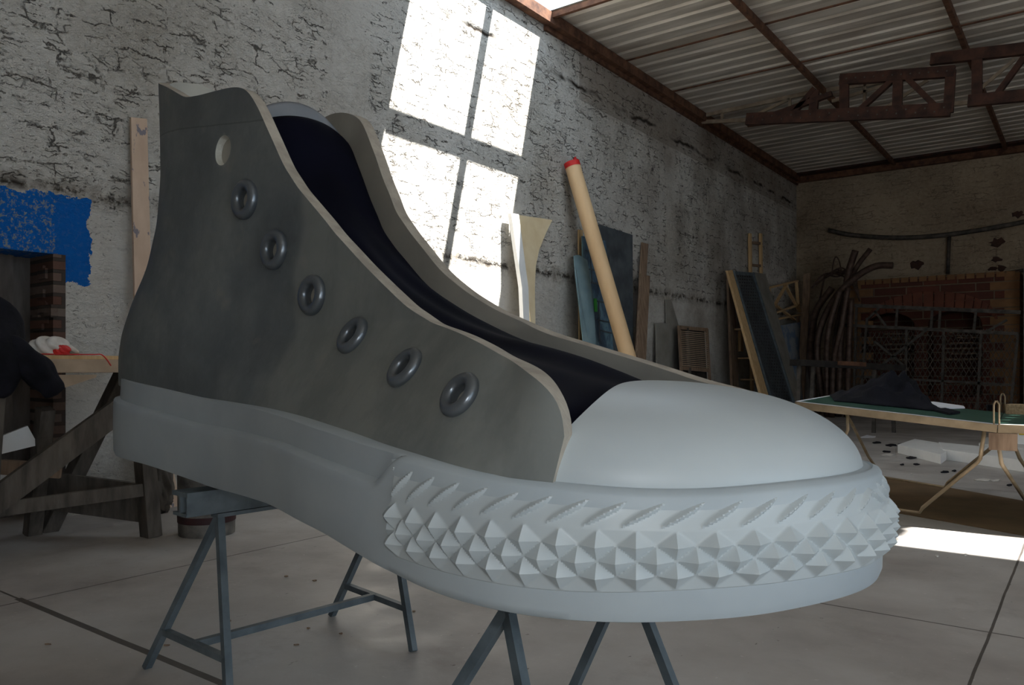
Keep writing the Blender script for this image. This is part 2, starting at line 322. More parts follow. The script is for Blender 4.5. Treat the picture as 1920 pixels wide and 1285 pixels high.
# corrugated roof, ribs running along x; the bay y 6.75..9.3 next to the wall and one slot further right are uncovered
prof = []
def corr(y0, y1, x0, x1):
    y = y0; G = [[], []]; k = 0
    pts = []
    pitch = .33
    while y < y1:
        for dy, dz in ((0,0), (.235,0), (.255,.04), (.31,.04)):
            if y+dy < y1: pts.append((y+dy, dz))
        y += pitch
    pts.append((y1, 0))
    top = [[(x0, p, HZ+d) for p, d in pts], [(x1, p, HZ+d) for p, d in pts]]
    r.grid(top); r.grid([[(a, b_, c+.012) for a, b_, c in row] for row in top], flip=True)
r = MB(); X1 = 9.45; XO = -2.5; YO0, YO1 = 6.78, 9.32
corr(-6.6, YO0, WX-.45, X1); corr(YO1, WY+.3, WX-.45, X1); corr(YO0, YO1, XO, 3.35); corr(YO0, 7.12, 3.35, X1); corr(7.92, YO1, 3.35, X1)
struct(r.build('ceiling', M['roof']))
# wall plates and rafters of the roof
b = MB(); b.beam((WX+.08, -6.4, HZ-.09), (WX+.08, WY, HZ-.09), .13, .16); b.beam((WX+.02, YO1, HZ-.2), (WX+.02, WY, HZ-.2), .05, .08); struct(b.build('trim_2', M['rust']))
b = MB(); b.beam((WX, WY-.09, HZ-.12), (9.1, WY-.09, HZ-.12), .14, .16); struct(b.build('trim_3', M['rust']))
for i, x in enumerate((-3.95, -1.62, .7, 3.0, 5.3, 7.6)):
    b = MB(); b.beam((x, YO1 if x < XO else -6.4, HZ-.06), (x, WY, HZ-.06), .07, .10)
    tag(b.build('roof_rafter', M['rust']), ['rusty roof rafter nearest the white masonry wall, running to the far wall', 'rusty roof rafter passing over the riveted truss at upper right', 'rusty roof rafter further right, mostly out of frame'][min(i, 2)], 'rafter', 'roof rafters', 'structure')
b = MB(); b.beam((WX, 8.17, HZ+.04), (XO, 8.17, HZ+.04), .13, .05); b.beam((WX+1.62, YO0, HZ-.02), (WX+1.62, YO1, HZ-.02), .17, .08); b.beam((WX, YO1+.04, HZ-.05), (X1-.4, YO1+.04, HZ-.05), .06, .08)
struct(b.build('trim_4', M['rust']))
b = MB()
for y in (11.55, 13.35): b.beam((WX+.1, y, HZ-.012), (8.9, y, HZ-.012), .03, .02)
struct(b.build('trim_5', M['rust']))
# dark strip where the far roof sheets meet the wall
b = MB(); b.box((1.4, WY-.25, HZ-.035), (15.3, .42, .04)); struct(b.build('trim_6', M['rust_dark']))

# ------------------------------------------------------------------ giant shoe: plan frame
TH = math.radians(45); U = np.array([math.cos(TH), -math.sin(TH)]); V = np.array([-math.sin(TH), -math.cos(TH)]); O = np.array([-1.626, 3.818])
def cr(P, n):
    P = np.array(P, float); Q = np.vstack([2*P[0]-P[1], P, 2*P[-1]-P[-2]]); o = []
    for i in range(1, len(Q)-2):
        for k in range(n):
            t = k/n; a, b_, c, d_ = Q[i-1:i+3]; o.append(.5*((2*b_)+(-a+c)*t+(2*a-5*b_+4*c-d_)*t*t+(-a+3*b_-3*c+d_)*t**3))
    o.append(P[-1]); return np.array(o)
HALF = [(-.03,0),(0,.16),(.09,.30),(.27,.39),(.5,.42),(.9,.41),(1.3,.41),(1.7,.455),(2.1,.525),(2.45,.56),(2.75,.545),(2.98,.46),(3.15,.32),(3.24,.16),(3.27,0)]
_lp = [(s_, -t_) for s_, t_ in HALF[1:4][::-1]]+HALF+[(s_, -t_) for s_, t_ in HALF[-4:-1][::-1]]
CC = cr(_lp, 30)[90:90+30*(len(HALF)-1)+1]
FULLC = np.vstack([CC, (CC*[1,-1])[::-1][1:]])
CL = np.r_[0, np.cumsum(np.hypot(*np.diff(CC, axis=0).T))]; ARC = CL[-1]; CL /= ARC
def _sm1(x, y, n=600, k=21):                         # smoothed lookup tables
    g = np.linspace(x[0], x[-1], n); v = np.interp(g, x, y); p = np.pad(v, k, mode='edge'); K = np.hanning(2*k+1); return g, np.convolve(p, K/K.sum(), 'valid')
def outl(a, off=0.0):                                # a in [0,2): 0 heel, 1 toe tip, >1 far side; off = outward offset
    a = np.asarray(a, float); m = np.where(a > 1, 2-a, a); s = np.interp(m, CL, CC[:,0]); t = np.interp(m, CL, CC[:,1])
    e = .006; m1, m2 = m-e, m+e
    def ex(q): 
        sg = np.where((q < 0) | (q > 1), -1.0, 1.0); qq = np.where(q < 0, -q, np.where(q > 1, 2-q, q)); return np.interp(qq, CL, CC[:,0]), np.interp(qq, CL, CC[:,1])*sg
    s1, t1 = ex(m1); s2, t2 = ex(m2); ds, dt = s2-s1, t2-t1; L = np.hypot(ds, dt)+1e-9
    s = s - dt/L*off; t = t + ds/L*off
    return s, np.where(a > 1, -t, t)
def xz(s, t): return O[0]+U[0]*s+V[0]*t, O[1]+U[1]*s+V[1]*t
def proj(s, t, z): X, Z = xz(s, t); return HX+F*X/Z, HY-F*(z-EYE)/Z
def Wd(s, t, z): X, Z = xz(s, t); return np.stack([X*cP-Z*sP, X*sP+Z*cP, z+0*X], -1)
def sms(x): x = np.clip(x, 0, 1); return x*x*(3-2*x)
ZB = [.70,.95,1.05,1.18,1.30,1.45,1.60,1.78,1.95,2.15,2.35,2.6]; DB = [-.03,-.035,-.05,-.07,-.075,.0,.125,.195,.210,.205,.195,.20]
KZ = [.70,.95,1.20,1.35,1.55,1.75,2.0,2.3,2.6]; KK = [.92,.915,.89,.83,.74,.69,.655,.66,.68]
DBg, DBv = _sm1(ZB, DB, k=17); KZg, KKv = _sm1(KZ, KK, k=17)
def shell(a, z, sg=1):
    s, t = outl(a); d = np.interp(z, DBg, DBv); S = d+(1-d/3.27)*s; wgt = sms((s-.7)/1.4)
    k = np.interp(z+.3*wgt, KZg, KKv)*(1-.34*wgt*np.clip((z-.98)/.3, 0, 1))
    q = sms((a-.66)/.12); qc = 1.05-.62*sms((a-.77)/.05); k = k*(1-q) + (.955-qc*(z-.94))*q
    return S, sg*t*k
def hitter(fn, a0, a1, z0, z1, xpen=None):
    A, Z = np.meshgrid(np.linspace(a0, a1, 301), np.linspace(z0, z1, 301), indexing='ij'); A, Z = A.ravel(), Z.ravel(); x, y = proj(*fn(A, Z), Z)
    pen = xpen(A) if xpen else 0
    def h(pts):
        out = []
        for X, Y in pts:
            k = (np.hypot(x-X, y-Y)+pen).argmin(); a, z = A[k], Z[k]; da, dz = (a1-a0)/300, (z1-z0)/300
            ga, gz = np.meshgrid(np.linspace(a-da, a+da, 21), np.linspace(z-dz, z+dz, 21)); xx, yy = proj(*fn(ga, gz), gz); j = np.hypot(xx-X, yy-Y).argmin()
            out.append((ga.ravel()[j], gz.ravel()[j]))
        return np.array(out)
    return h
h_near = hitter(lambda a, z: shell(a, z, 1), .13, .86, .6, 2.7); h_far = hitter(lambda a, z: shell(a, z, -1), 0, .86, .6, 2.7, lambda a: (a < .16)*60)
h_sole = hitter(lambda a, z: outl(a), .05, 1.03, .5, 1.3)
def curve(pts, h, lo=None, hi=None, k=5, n=401, a1=1.0):
    q = h(pts); q = q[q[:,0].argsort()]; a, z = q[:,0], q[:,1]
    if lo is not None: a, z = np.r_[0, a], np.r_[lo, z]
    if hi is not None: a, z = np.r_[a, a1], np.r_[z, hi]
    g = np.linspace(0, a1, n); v = np.interp(g, a, z); K = np.hanning(2*k+3)[1:-1]; K /= K.sum()
    v = np.convolve(np.pad(v, k, mode='edge'), K, 'valid'); return lambda x: np.interp(np.where(np.asarray(x) > 1, 2-np.asarray(x), x), g, v)
S1 = [(216,704),(284,728),(359,747),(459,765),(524,785),(602,812),(680,839),(760,858),(817,873),(935,898),(1033,908)]
S1b = [(1180,921),(1300,923),(1400,917),(1499,907),(1590,897)]
S2 = [(214,747),(287,778),(359,801),(431,815),(520,840),(610,878),(724,921)]
S0 = [(262,872),(334,896),(395,919),(502,950),(602,1003),(681,1052),(735,1084),(817,1123),(935,1155),(1044,1171),(1162,1177),(1335,1171),(1453,1158),(1558,1135),(1617,1117)]
PB = [(735,1037),(780,1057),(835,1071),(935,1094),(1026,1105),(1135,1110),(1271,1105),(1408,1096),(1531,1080),(1590,1069),(1635,1055)]
PT = [(735,935),(762,946),(812,955),(876,964),(939,973),(999,978),(1071,991),(1140,991),(1216,991),(1289,996),(1362,991),(1435,987),(1503,975),(1562,969),(1613,960)]
zseam = curve(S1+S1b, h_sole, k=12); zledge = curve(S2, h_sole, k=12); zbot = curve(S0, h_sole, lo=.775, k=14); zpb = curve(PB, h_sole, k=14); zpt = curve(PT, h_sole, k=14)
AB = float(h_sole([(728,1000)])[0][0])               # where the toe bumper starts
print('AB', AB, 'zseam', [round(float(zseam(a)),3) for a in (0,.3,.6,.8,1)], 'zbot', [round(float(zbot(a)),3) for a in (0,.1,.2,.3,.5,.7,.8,.9,1)], 'pb', float(zpb(.8)), float(zpb(1)), 'pt', float(zpt(.8)), float(zpt(1)))
shoe = thing('giant_sneaker', 'giant unfinished high-top sneaker sculpture, grey upper and white sole, resting on steel trestles', 'sculpture', tuple(Wd(np.array(1.6), np.array(0.), 0.70)))

# sole: closed solid, profile swept round the outline
NA = 420; aa = np.linspace(0, 2, NA, endpoint=False)
zb, zs_, zl = zbot(aa), zseam(aa), zledge(aa)
m_toe = sms((np.where(aa > 1, 2-aa, aa)-AB+.02)/.03)  # 0 in heel part, 1 under the bumper
zl = zl*(1-m_toe) + (zs_-.012)*m_toe
rows = []
led = .026*(1-m_toe) + .018*m_toe
groove = np.exp(-((np.where(aa > 1, 2-aa, aa)-AB-.002)/.0016)**2)*.004
for fz, off in ((0,-.05),(0,-.02),(.03,-.006),(.10,0),(.5,.002),(.9,.001),(1,-.001)):
    z = zb+.0*(fz == 0)+(zl-zb)*fz
    if fz == 0 and off == -.02: z = zb+.002
    rows.append((z, off-groove*(fz > .02)))
rows.append((zl+.006, -.005)); rows.append((zl+.012, -led)); rows.append((zl*.5+zs_*.5+.004, -led-.002)); rows.append((zs_-.004, -led-.003)); rows.append((zs_, -led-.009)); rows.append((zs_-.002, -.10+0*zs_))
G = []
for z, off in rows: s, t = outl(aa, off); G.append([tuple(p) for p in Wd(s, t, z)])
sb = MB(); sb.grid(G, close=True)
n = NA; half = n//2
def deck(row, flip):
    base = row*n; fs = []
    for i in range(half):
        a_, b_, c_, d_ = base+i, base+i+1, base+(n-i-1) % n, base+(n-i) % n
        f = [a_, b_, c_, d_]; f2 = []
        for q in f:
            if q not in f2: f2.append(q)
        if len(f2) > 2: fs.append(tuple(f2[::-1] if flip else f2))
    return fs
fs = deck(0, False)+deck(len(rows)-1, True); sb.f += fs; sb.m += [0]*len(fs)
sole = sb.build('sole', M['shoe_white_matt'], shoe, True, 50); tag(sole, 'white rubber-look sole with stepped foxing band')

# toe bumper: slanted grooves over three rows of diamond pyramids
PITCH = .0176; NCOL = 2*(1-AB)/PITCH; NCOL = 2*round(NCOL/2); PITCH = 2*(1-AB)/NCOL
ns = 18; nu = int(NCOL*ns)+1; uu = np.linspace(0, NCOL, nu)
vrows = [('e', q) for q in np.linspace(0, 1, 3)[:-1]] + [('p', q) for q in np.linspace(0, 4, 49)] + [('s', q) for q in np.linspace(0, 1, 19)[1:]] + [('t', 1)]
G = []
for kind, q in vrows:
    scal = .0052*abs(math.sin(math.pi*q/2+ .0)) if kind == 'p' else (.003*q if kind == 's' else 0)
    edge = np.minimum(uu, NCOL-uu)
    a = AB + uu*PITCH
    a = np.where(uu < NCOL/2, a-scal*np.clip(1-edge/1.2, 0, 1)+.004*np.clip(1-edge/1.2, 0, 1), a+scal*np.clip(1-edge/1.2, 0, 1)-.004*np.clip(1-edge/1.2, 0, 1))
    pb, pt, st = zpb(a), zpt(a), zseam(a)-.012
    if kind == 'e': z = pb-.006+.006*q; off = 0*a+(-.003+.006*q)
    elif kind == 'p':
        z = pb+(pt-pb)*q/4; uh = uu*2; h = np.zeros_like(a)
        um = np.where(uu < NCOL/2, uh, 2*NCOL-uh)
        for j in (1, 2, 3):
            ph = (um-(j % 2)) % 2; du = np.minimum(ph, 2-ph); h = np.maximum(h, 1-du-abs(q-j))
        off = .003+.009*min(q/1.6, 1)+.022*(1-(1-h)**1.12)**1.0
    elif kind == 's':
        z = pt+(st-pt)*q; base = .012*(1-q)-.006*q
        um = np.where(uu < NCOL/2, uu, NCOL-uu); x = (um-q*1.45) % 1; x = np.minimum(x, 1-x)*1.0
        lens = max(0, math.sin(math.pi*min(max((q-.08)/.84, 0), 1)))**.6
        wv = .21*lens+1e-4; off = base+.010*np.cos(np.clip(x/wv, 0, 1)*math.pi/2)**1.3*lens
    else: z = st+.002; off = 0*a-.022
    endf = np.clip(edge/.22, 0, 1); off = off*endf+(-.006)*(1-endf)
    s, t = outl(a, off); G.append([tuple(p) for p in Wd(s, t, z)])
bm_ = MB(); bm_.grid(G); bumper = bm_.build('toe_bumper', M['shoe_white'], shoe, True, 30); tag(bumper, 'white moulded toe bumper with grooves and diamond pyramids')

# toe cap
CX = 2.45; ZT = 1.124
an = np.linspace(0, 2, 1201); so, to = outl(an, -.036); ang = np.arctan2(to, so-CX); rad = np.hypot(so-CX, to); selm = np.abs(ang) <= math.pi/2+.05
ordr = ang[selm].argsort(); ANG, RAD = ang[selm][ordr], rad[selm][ordr]
hs = an <= 1; o_ = so[hs].argsort(); WS, WT = so[hs][o_], to[hs][o_]; _u = np.r_[True, np.diff(WS) > 1e-5]; WS, WT = WS[_u], WT[_u]
def capz(s, t):
    rho = np.where(s < CX, np.abs(t)/np.interp(s, WS, WT), np.hypot(s-CX, t)/np.interp(np.arctan2(t, s-CX), ANG, RAD))
    rho = np.clip(rho, 0, 1); zt = ZT+.0*(CX-s); return .930+(zt-.930)*(1-rho**3.4)**(1/2.0)

def srear(t): return 2.755+.11*sms(np.abs(t)/.40)
# closed plan boundary: outline from near corner round the tip to far corner, then back along the rear edge
acn = .80; ac = np.linspace(acn, 2-acn, 161); s_c, t_c = outl(ac, -.036); tr = np.linspace(t_c[-1], t_c[0], 60)[1:-1]
bs = np.r_[s_c, srear(tr)]; bt = np.r_[t_c, tr]; bs = np.maximum(bs, srear(bt))
CS = 3.0; G = []; nb = len(bs)
for rr in np.linspace(1, .0, 34)**1.0:
    f = 1-(1-rr)**1.6 if rr < 1 else 1
    s = CS+(bs-CS)*f; t = bt*f; G.append([tuple(p) for p in Wd(s, t, capz(s, t))])
skirt = [tuple(p) for p in Wd(bs, bt, np.where(np.arange(nb) < 161, .915, capz(bs, bt)-.03))]
cb = MB(); cb.grid([skirt]+G, close=True, flip=True); tag(cb.build('toe_cap', M['shoe_white'], shoe, True, 55), 'smooth white domed toe cap')

# upper: one shell, near side panel -> round the heel -> far side panel
Uo = [(347,183),(373,179),(403,171),(429,164.5),(448,163),(460,167),(468,175),(484,202),(504,248),(520,284),(533,313),(556,349),(586,385),(625,434),(674,488),(724,539),(764,577),(805,604),(865,626),(906,646),(960,678),(989,697),(1020,719),(1046,750),(1057,786),(1058,819)]
FU = [(622,227),(638,218),(658,215),(677,218),(694,228),(703,245),(713,271),(723,297),(739,343),(760,398),(794,447),(845,509),(897,552),(948,583),(1000,606),(1051,627),(1102,642),(1154,658),(1205,673),(1246,694),(1282,718)]
def resample(q, n):
    q = np.array(q); L = np.r_[0, np.cumsum(np.hypot(q[1:,0]-q[:-1,0], (q[1:,1]-q[:-1,1])*.3))]; g = np.linspace(0, L[-1], n)
    v = np.stack([np.interp(g, L, q[:,0]), np.interp(g, L, q[:,1])], 1); k = 3; K = np.hanning(2*k+3)[1:-1]; K /= K.sum()
    for c in (0, 1):
        p = np.pad(v[:,c], k, mode='reflect', reflect_type='odd'); v[:,c] = np.convolve(p, K, 'valid')
    return v
hn = h_near(Uo); hf = h_far(FU)
near_top = np.vstack([[(0,2.485),(.05,2.46),(.10,2.405),(.146,2.345),(.17,2.31),(.19,2.275)], hn]); 
hf = hf[np.r_[True, np.diff(hf[:,0]) > .001]]
far_top = np.vstack([[(0,2.485),(.05,2.46),(.10,2.405),(.146,2.345),(.17,2.31),(.19,2.275)], hn[hn[:,0] < hf[0,0]-.012], hf[hf[:,0] < .73], [(.765,1.12),(.80,1.085),(.822,1.05),(.826,1.02)]])
print('near', near_top.round(3).tolist()); print('far', far_top.round(3).tolist())
NCn = 200; NT_, FT_ = resample(near_top, NCn), resample(far_top, NCn); NT_[:,0] = np.maximum(NT_[:,0], 0); FT_[:,0] = np.maximum(FT_[:,0], 0)
NR = 60
def side_grid(T, sg):
    aU, zU = T[:,0], T[:,1]; aL = aU*(.822/.826); zL = zseam(aL)-.035
    out = []
    for r_ in np.linspace(0, 1, NR+1): 
        a = aL+(aU-aL)*r_; z = zL+(zU-zL)*r_; s, t = shell(a, z, sg); out.append((a, z, Wd(s, t, z)))
    return out
gn, gf = side_grid(NT_, 1), side_grid(FT_, -1)
P = np.array([np.vstack([gn[r_][2][::-1], gf[r_][2][1:]]) for r_ in range(NR+1)])       # rows x cols x 3
tA = np.array([np.r_[gn[r_][0][::-1], gf[r_][0][1:]] for r_ in range(NR+1)]); tZ = np.array([np.r_[gn[r_][1][::-1], gf[r_][1][1:]] for r_ in range(NR+1)])
dU, dV = np.gradient(P, axis=1), np.gradient(P, axis=0); NRM = np.cross(dU, dV); NRM /= np.linalg.norm(NRM, axis=2, keepdims=True)+1e-12
cen = np.array(Wd(np.array(1.2), np.array(0.), np.array(1.3))); 
VW = np.array([V[0]*cP-V[1]*sP, V[0]*sP+V[1]*cP, 0])   # towards the near side
print('nrm', NRM[NR//2, 60], VW)
if (NRM[NR//2, 60]*VW).sum() < 0: NRM = -NRM
THK = .045; NRM[..., 2] *= .2; NRM /= np.linalg.norm(NRM, axis=2, keepdims=True)
for _k in range(3):
    NRM[:, 1:-1] = (NRM[:, :-2]+2*NRM[:, 1:-1]+NRM[:, 2:])/4
PI_ = P-NRM*THK; nc = P.shape[1]; R1 = NR+1
ub = MB(); ub.v = [tuple(p) for p in P.reshape(-1, 3)]+[tuple(p) for p in PI_.reshape(-1, 3)]; off = R1*nc
def q4(a, b_, c_, d_, mi): ub.f.append((a, b_, c_, d_)); ub.m.append(mi)
for i in range(NR):
    for j in range(nc-1):
        k = i*nc+j; q4(k, k+1, k+nc+1, k+nc, 0); q4(off+k, off+k+nc, off+k+nc+1, off+k+1, 1)
for j in range(nc-1):
    k = j; q4(k, off+k, off+k+1, k+1, 2); k = NR*nc+j; q4(k, k+1, off+k+1, off+k, 2)
for i in range(NR):
    k = i*nc; q4(k, k+nc, off+k+nc, off+k, 2); k = i*nc+nc-1; q4(k, off+k, off+k+nc, k+nc, 2)
# lighter primer on the facing side of the curved ghost line
def tone(a, z):
    return sms((a-np.interp(z, [.9,1.1,1.25,1.45,1.6,1.85,2.1], [.50,.47,.485,.46,.455,.43,.50]))/.012)
tn = tone(tA, tZ).ravel(); 
import bmesh
upper = ub.build('upper', [M['panel'], M['panel_in'], M['panel_edge'], M['filler']], shoe, True, None, attr=np.r_[tn, tn*0])
me = upper.data; bmm = bmesh.new(); bmm.from_mesh(me); bmesh.ops.recalc_face_normals(bmm, faces=bmm.faces); bmm.to_mesh(me); bmm.free()
# eyelets
EYE_PX = [((462,375),(26,37)),((517,469),(29,37)),((588,554),(33,38)),((664,631),(38,36)),((762,692),(42,36)),((865,743),(46,36))]
def frame_at(a, z):
    f = lambda a, z: np.array(Wd(*shell(np.array(a), np.array(z)), np.array(z)))
    p = f(a, z); da = f(a+.004, z)-f(a-.004, z); dz = f(a, z+.01)-f(a, z-.01); nn = np.cross(da, dz); nn /= np.linalg.norm(nn)
    if (nn*VW).sum() < 0: nn = -nn
    tz = dz/np.linalg.norm(dz); tx = np.cross(tz, nn); return p, nn, tx/np.linalg.norm(tx), tz
upper_w = Vector(upper.location)+Vector(shoe.location)
mats_u = [M['panel'], M['panel_in'], M['panel_edge'], M['filler']]
cutters = MB(); cutters2 = MB()
for idx, ((px, py), (rx, ry)) in enumerate([((418,282),(19,30))]+EYE_PX):
    a, z = h_near([(px, py)])[0]; p, nn, tx, tz = frame_at(a, z); X, Z = proj(0*p[0], p[0]*0, p[0]*0), 0
    dep = -p[0]*sP+p[1]*cP; R = max(rx, ry)*dep/F*1.02
    print('eyelet', idx, round(float(a),3), round(float(z),3), 'depth', round(float(dep),2), 'R', round(float(R),3), 'n', nn.round(2))
    rh = R*1.12 if idx == 0 else .52*R
    ringn = 40; A_ = [2*math.pi*k/ringn for k in range(ringn)]
    bot = [p-nn*(.022 if idx == 0 else .012)+(tx*math.cos(q)+tz*math.sin(q))*rh*(.72 if idx == 0 else 1.0) for q in A_]; top = [p+nn*.05+(tx*math.cos(q)+tz*math.sin(q))*rh*(1.05 if idx == 0 else 1.0) for q in A_]
    cc = MB(); cc.add(bot+top, [(k, (k+1) % ringn, ringn+(k+1) % ringn, ringn+k) for k in range(ringn)], 2); cc.add(bot, [tuple(range(ringn))], 1); cc.add(top, [tuple(range(ringn))], 2)
    # weld caps
    cc.v = cc.v[:2*ringn]; cc.f = [(k, (k+1) % ringn, ringn+(k+1) % ringn, ringn+k) for k in range(ringn)]+[tuple(range(ringn))[::-1], tuple(range(ringn, 2*ringn))]; cc.m = [3]*ringn+[1, 2]
    co_ = cc.build('cutter', mats_u); b2 = bmesh.new(); b2.from_mesh(co_.data); bmesh.ops.recalc_face_normals(b2, faces=b2.faces); b2.to_mesh(co_.data); b2.free()
    cut(upper, co_)
    if idx:
        eb = MB(); nn_, nr = 56, 18; Rm, rm = .72*R, .28*R; G = []
        for i in range(nn_):
            q = 2*math.pi*i/nn_; dr = tx*math.cos(q)+tz*math.sin(q); row = []
            for k in range(nr):
                w_ = 2*math.pi*k/nr; cx, cy = math.cos(w_)*rm, math.sin(w_)*rm*1.05
                row.append(tuple(p+dr*(Rm+cx)+nn*(cy+.006)))
            G.append(row)
        G.append(G[0]); eb.grid(G, close=True)
        # sleeve going into the hole
        sl = [[tuple(p+(tx*math.cos(2*math.pi*i/nn_)+tz*math.sin(2*math.pi*i/nn_))*(Rm-rm*.93)+nn*h_) for i in range(nn_)] for h_ in (.004, -.010)]
        eb.grid(sl, close=True)
        eb.build('eyelet', M['eyelet'], shoe, True)
upper.data.set_sharp_from_angle(angle=math.radians(38))
print('upper faces', len(upper.data.polygons), [m.name for m in upper.data.materials])

# tongue and the dark stretch cloth hung between the two facings
def stations(T, sg, a_from, n_, drop):
    L = np.r_[0, np.cumsum(np.hypot(np.diff(T[:,0]), np.diff(T[:,1])*.3))]; i0 = np.interp(a_from, T[:,0], L); g = np.linspace(i0, L[-1], n_)
    a, z = np.interp(g, L, T[:,0]), np.interp(g, L, T[:,1]); s, t = shell(a, z, sg)
    return s, t, z
NS = 90
def span(a_from, drop, n_=NS):
    s1, t1, z1 = stations(NT_, 1, a_from, n_, 0); s2, t2, z2 = stations(FT_, -1, a_from, n_, 0)
    sm_, zm = (s1+s2)/2, (z1+z2)/2; ds, dz = np.gradient(sm_), np.gradient(zm); L = np.hypot(ds, dz); ds, dz = ds/L, dz/L
    K = np.hanning(17); K /= K.sum(); ns_ = np.convolve(np.pad(-dz, 8, mode='edge'), K, 'valid'); nz = np.convolve(np.pad(ds, 8, mode='edge'), K, 'valid')   # points forward / up, away from the ankle
    return s1, t1-.046*1, z1, s2, t2+.046, z2, ns_, nz, ds, dz
E_ = 1
s1, t1, z1, s2, t2, z2, ns_, nz, ds, dz = span(.352, 0)
fr = np.linspace(0, 1, NS)
G = []
vv = np.linspace(0, 1, 41)
for v_ in vv:
    s = s1+(s2-s1)*v_; t = t1+(t2-t1)*v_; z = z1+(z2-z1)*v_
    depth = .115*(1-.45*fr); bul = .07*np.sin(math.pi*v_)**.8*(1-.35*fr)
    wr = .010*np.sin(9*v_+3.2*fr*4+1.2*np.sin(5*fr))*np.sin(math.pi*v_)*np.clip(fr*2, .15, 1)+.007*np.sin(21*v_-11*fr)*np.sin(math.pi*v_)*np.clip(fr*1.6-.25, 0, 1)
    d_ = -depth+bul+wr
    G.append([tuple(p) for p in Wd(s+ns_*d_, t, z+nz*d_)])
lb = MB(); lb.grid(G); o = lb.build('tongue_cloth', M['lining'], shoe, True); so_ = o.modifiers.new('t', 'SOLIDIFY'); so_.thickness = .006; tag(o, 'midnight black stretch cloth over the tongue')
G = []
i1 = 16
for v_ in vv:
    row = []
    for e_ in (1.5, 1.25, 1.0, .75, .5, .25):        # extra length above the first station
        k = 0; s = s1[k]+(s2[k]-s1[k])*v_; t = (t1[k]+(t2[k]-t1[k])*v_); z = z1[k]+(z2[k]-z1[k])*v_
        d_ = -.128+.07*math.sin(math.pi*v_)**.8; up = .088*e_*(.45+.55*math.sin(math.pi*v_)**.7)
        row.append(tuple(Wd(np.array(s+ns_[0]*d_-ds[0]*up*.55), np.array(t*(1+.0*e_)), np.array(z+nz[0]*d_-dz[0]*up))))
    for k in range(0, i1):
        s = s1[k]+(s2[k]-s1[k])*v_; t = t1[k]+(t2[k]-t1[k])*v_; z = z1[k]+(z2[k]-z1[k])*v_; d_ = -.119*(1-.45*fr[k])+.07*math.sin(math.pi*v_)**.8*(1-.35*fr[k])-.018
        row.append(tuple(Wd(np.array(s+ns_[k]*d_), np.array(t), np.array(z+nz[k]*d_))))
    G.append(row)
tb = MB(); tb.grid(G, flip=True); o = tb.build('tongue', M['tongue'], shoe, True); so_ = o.modifiers.new('t', 'SOLIDIFY'); so_.thickness = .02; so_.offset = 1; tag(o, 'blue-grey tongue top')

# ------------------------------------------------------------------ steel trestles under the shoe
def cw(p): return Vector(c2w(*p))
def trestle(name, label, apn, apf, feet_n, feet_f, over, zt):
    n0, f0 = Vector(c2w(apn[0], apn[1], 0)), Vector(c2w(apf[0], apf[1], 0)); d = (f0-n0).normalized()
    root = thing(name, label, 'trestle', ((n0+f0)/2)[:], 'blue-grey steel trestles carrying the sneaker'); st = M['blue_steel']
    zb_ = zt-.095; A, B = n0-d*over, f0+d*over
    up = Vector((0,0,1)); b = MB()
    b.beam(A+up*(zt-.008), B+up*(zt-.008), .115, .016); b.beam(A+up*(zt-.045), B+up*(zt-.045), .012, .06); b.beam(A+up*(zt-.08), B+up*(zt-.08), .10, .012)
    sd = d.cross(up)*.05; b.beam(A+up*(zt-.045)+sd, B+up*(zt-.045)+sd, .008, .065)
    b.build('top_beam', st, root)
    b = MB(); b.beam(n0-d*.02+up*(zb_-.006), f0+d*.02+up*(zb_-.006), .05, .014); b.build('bearer', st, root)
    mids = []
    for ap, feet in ((n0, feet_n), (f0, feet_f)):
        js = []
        for fx, fz in feet:
            ft = Vector(c2w(fx, fz, 0)); b = MB(); tp = ap+up*(zb_-.012)
            b.beam(ft, tp, .026, .026, up=d); b.build('leg', st, root); js.append(ft+(tp-ft)*.25)
        b = MB(); b.beam(js[0], js[1], .024, .024, up=d); b.build('cross_bar', st, root); mids.append((js[0]+js[1])/2)
    b = MB(); b.beam(mids[0], mids[1], .026, .026); b.build('stretcher', st, root); return root
trestle('steel_trestle', 'blue-grey steel trestle under the heel, its beam end sticking out beside the paint bucket', (-1.075,2.87), (-.55,3.47), ((-1.40,2.99),(-.945,2.61)), ((-.836,3.62),(-.40,3.165)), .15, .712)
trestle('steel_trestle', 'blue-grey steel trestle under the ball of the shoe, feet cut off by the photo', (-.01,1.86), (.33,2.236), ((-.37,1.85),(.122,1.517)), ((.108,2.37),(.545,2.08)), .03, .682)

# ------------------------------------------------------------------ left: work bench, jacket, glove, bucket, boards
W2 = lambda x, y, z: Vector((x, y, z))
bx0, bx1, by0, by1, bh = -5.98, -5.12, 1.05, 2.98, 1.205
bench = thing('work_bench', 'dark weathered timber work bench with a diagonal brace, beside the doorway', 'workbench', (-5.55, 2.0, 0)); dw = M['dark_wood']
b = MB(); b.box(((bx0+bx1)/2, (by0+by1)/2, bh-.0435), (bx1-bx0, by1-by0, .085)); b.build('bench_top', M['raw_board'], bench, bevel=.006)
for p, q in (((bx1-.03, 1.78, 0), (bx1-.05, 1.86, bh-.085)), ((bx1-.03, 2.80, 0), (bx1-.06, 2.72, bh-.085)), ((bx0+.1, 1.55, 0), (bx0+.12, 1.55, bh-.085)), ((bx0+.08, 2.45, 0), (bx0+.4, 2.84, bh-.085))):
    b = MB(); b.beam(p, q, .10, .12, up=(1,0,0)); b.build('leg', dw, bench, bevel=.006)
b = MB(); b.beam((bx1-.02, 1.6, .32), (bx1-.02, 2.86, .33), .045, .085); b.build('lower_rail', M['dark_wood'], bench)
b = MB(); b.beam((bx1+.03, 1.72, .30), (bx1+.03, 2.96, 1.16), .04, .15); b.build('diagonal_brace', dw, bench)
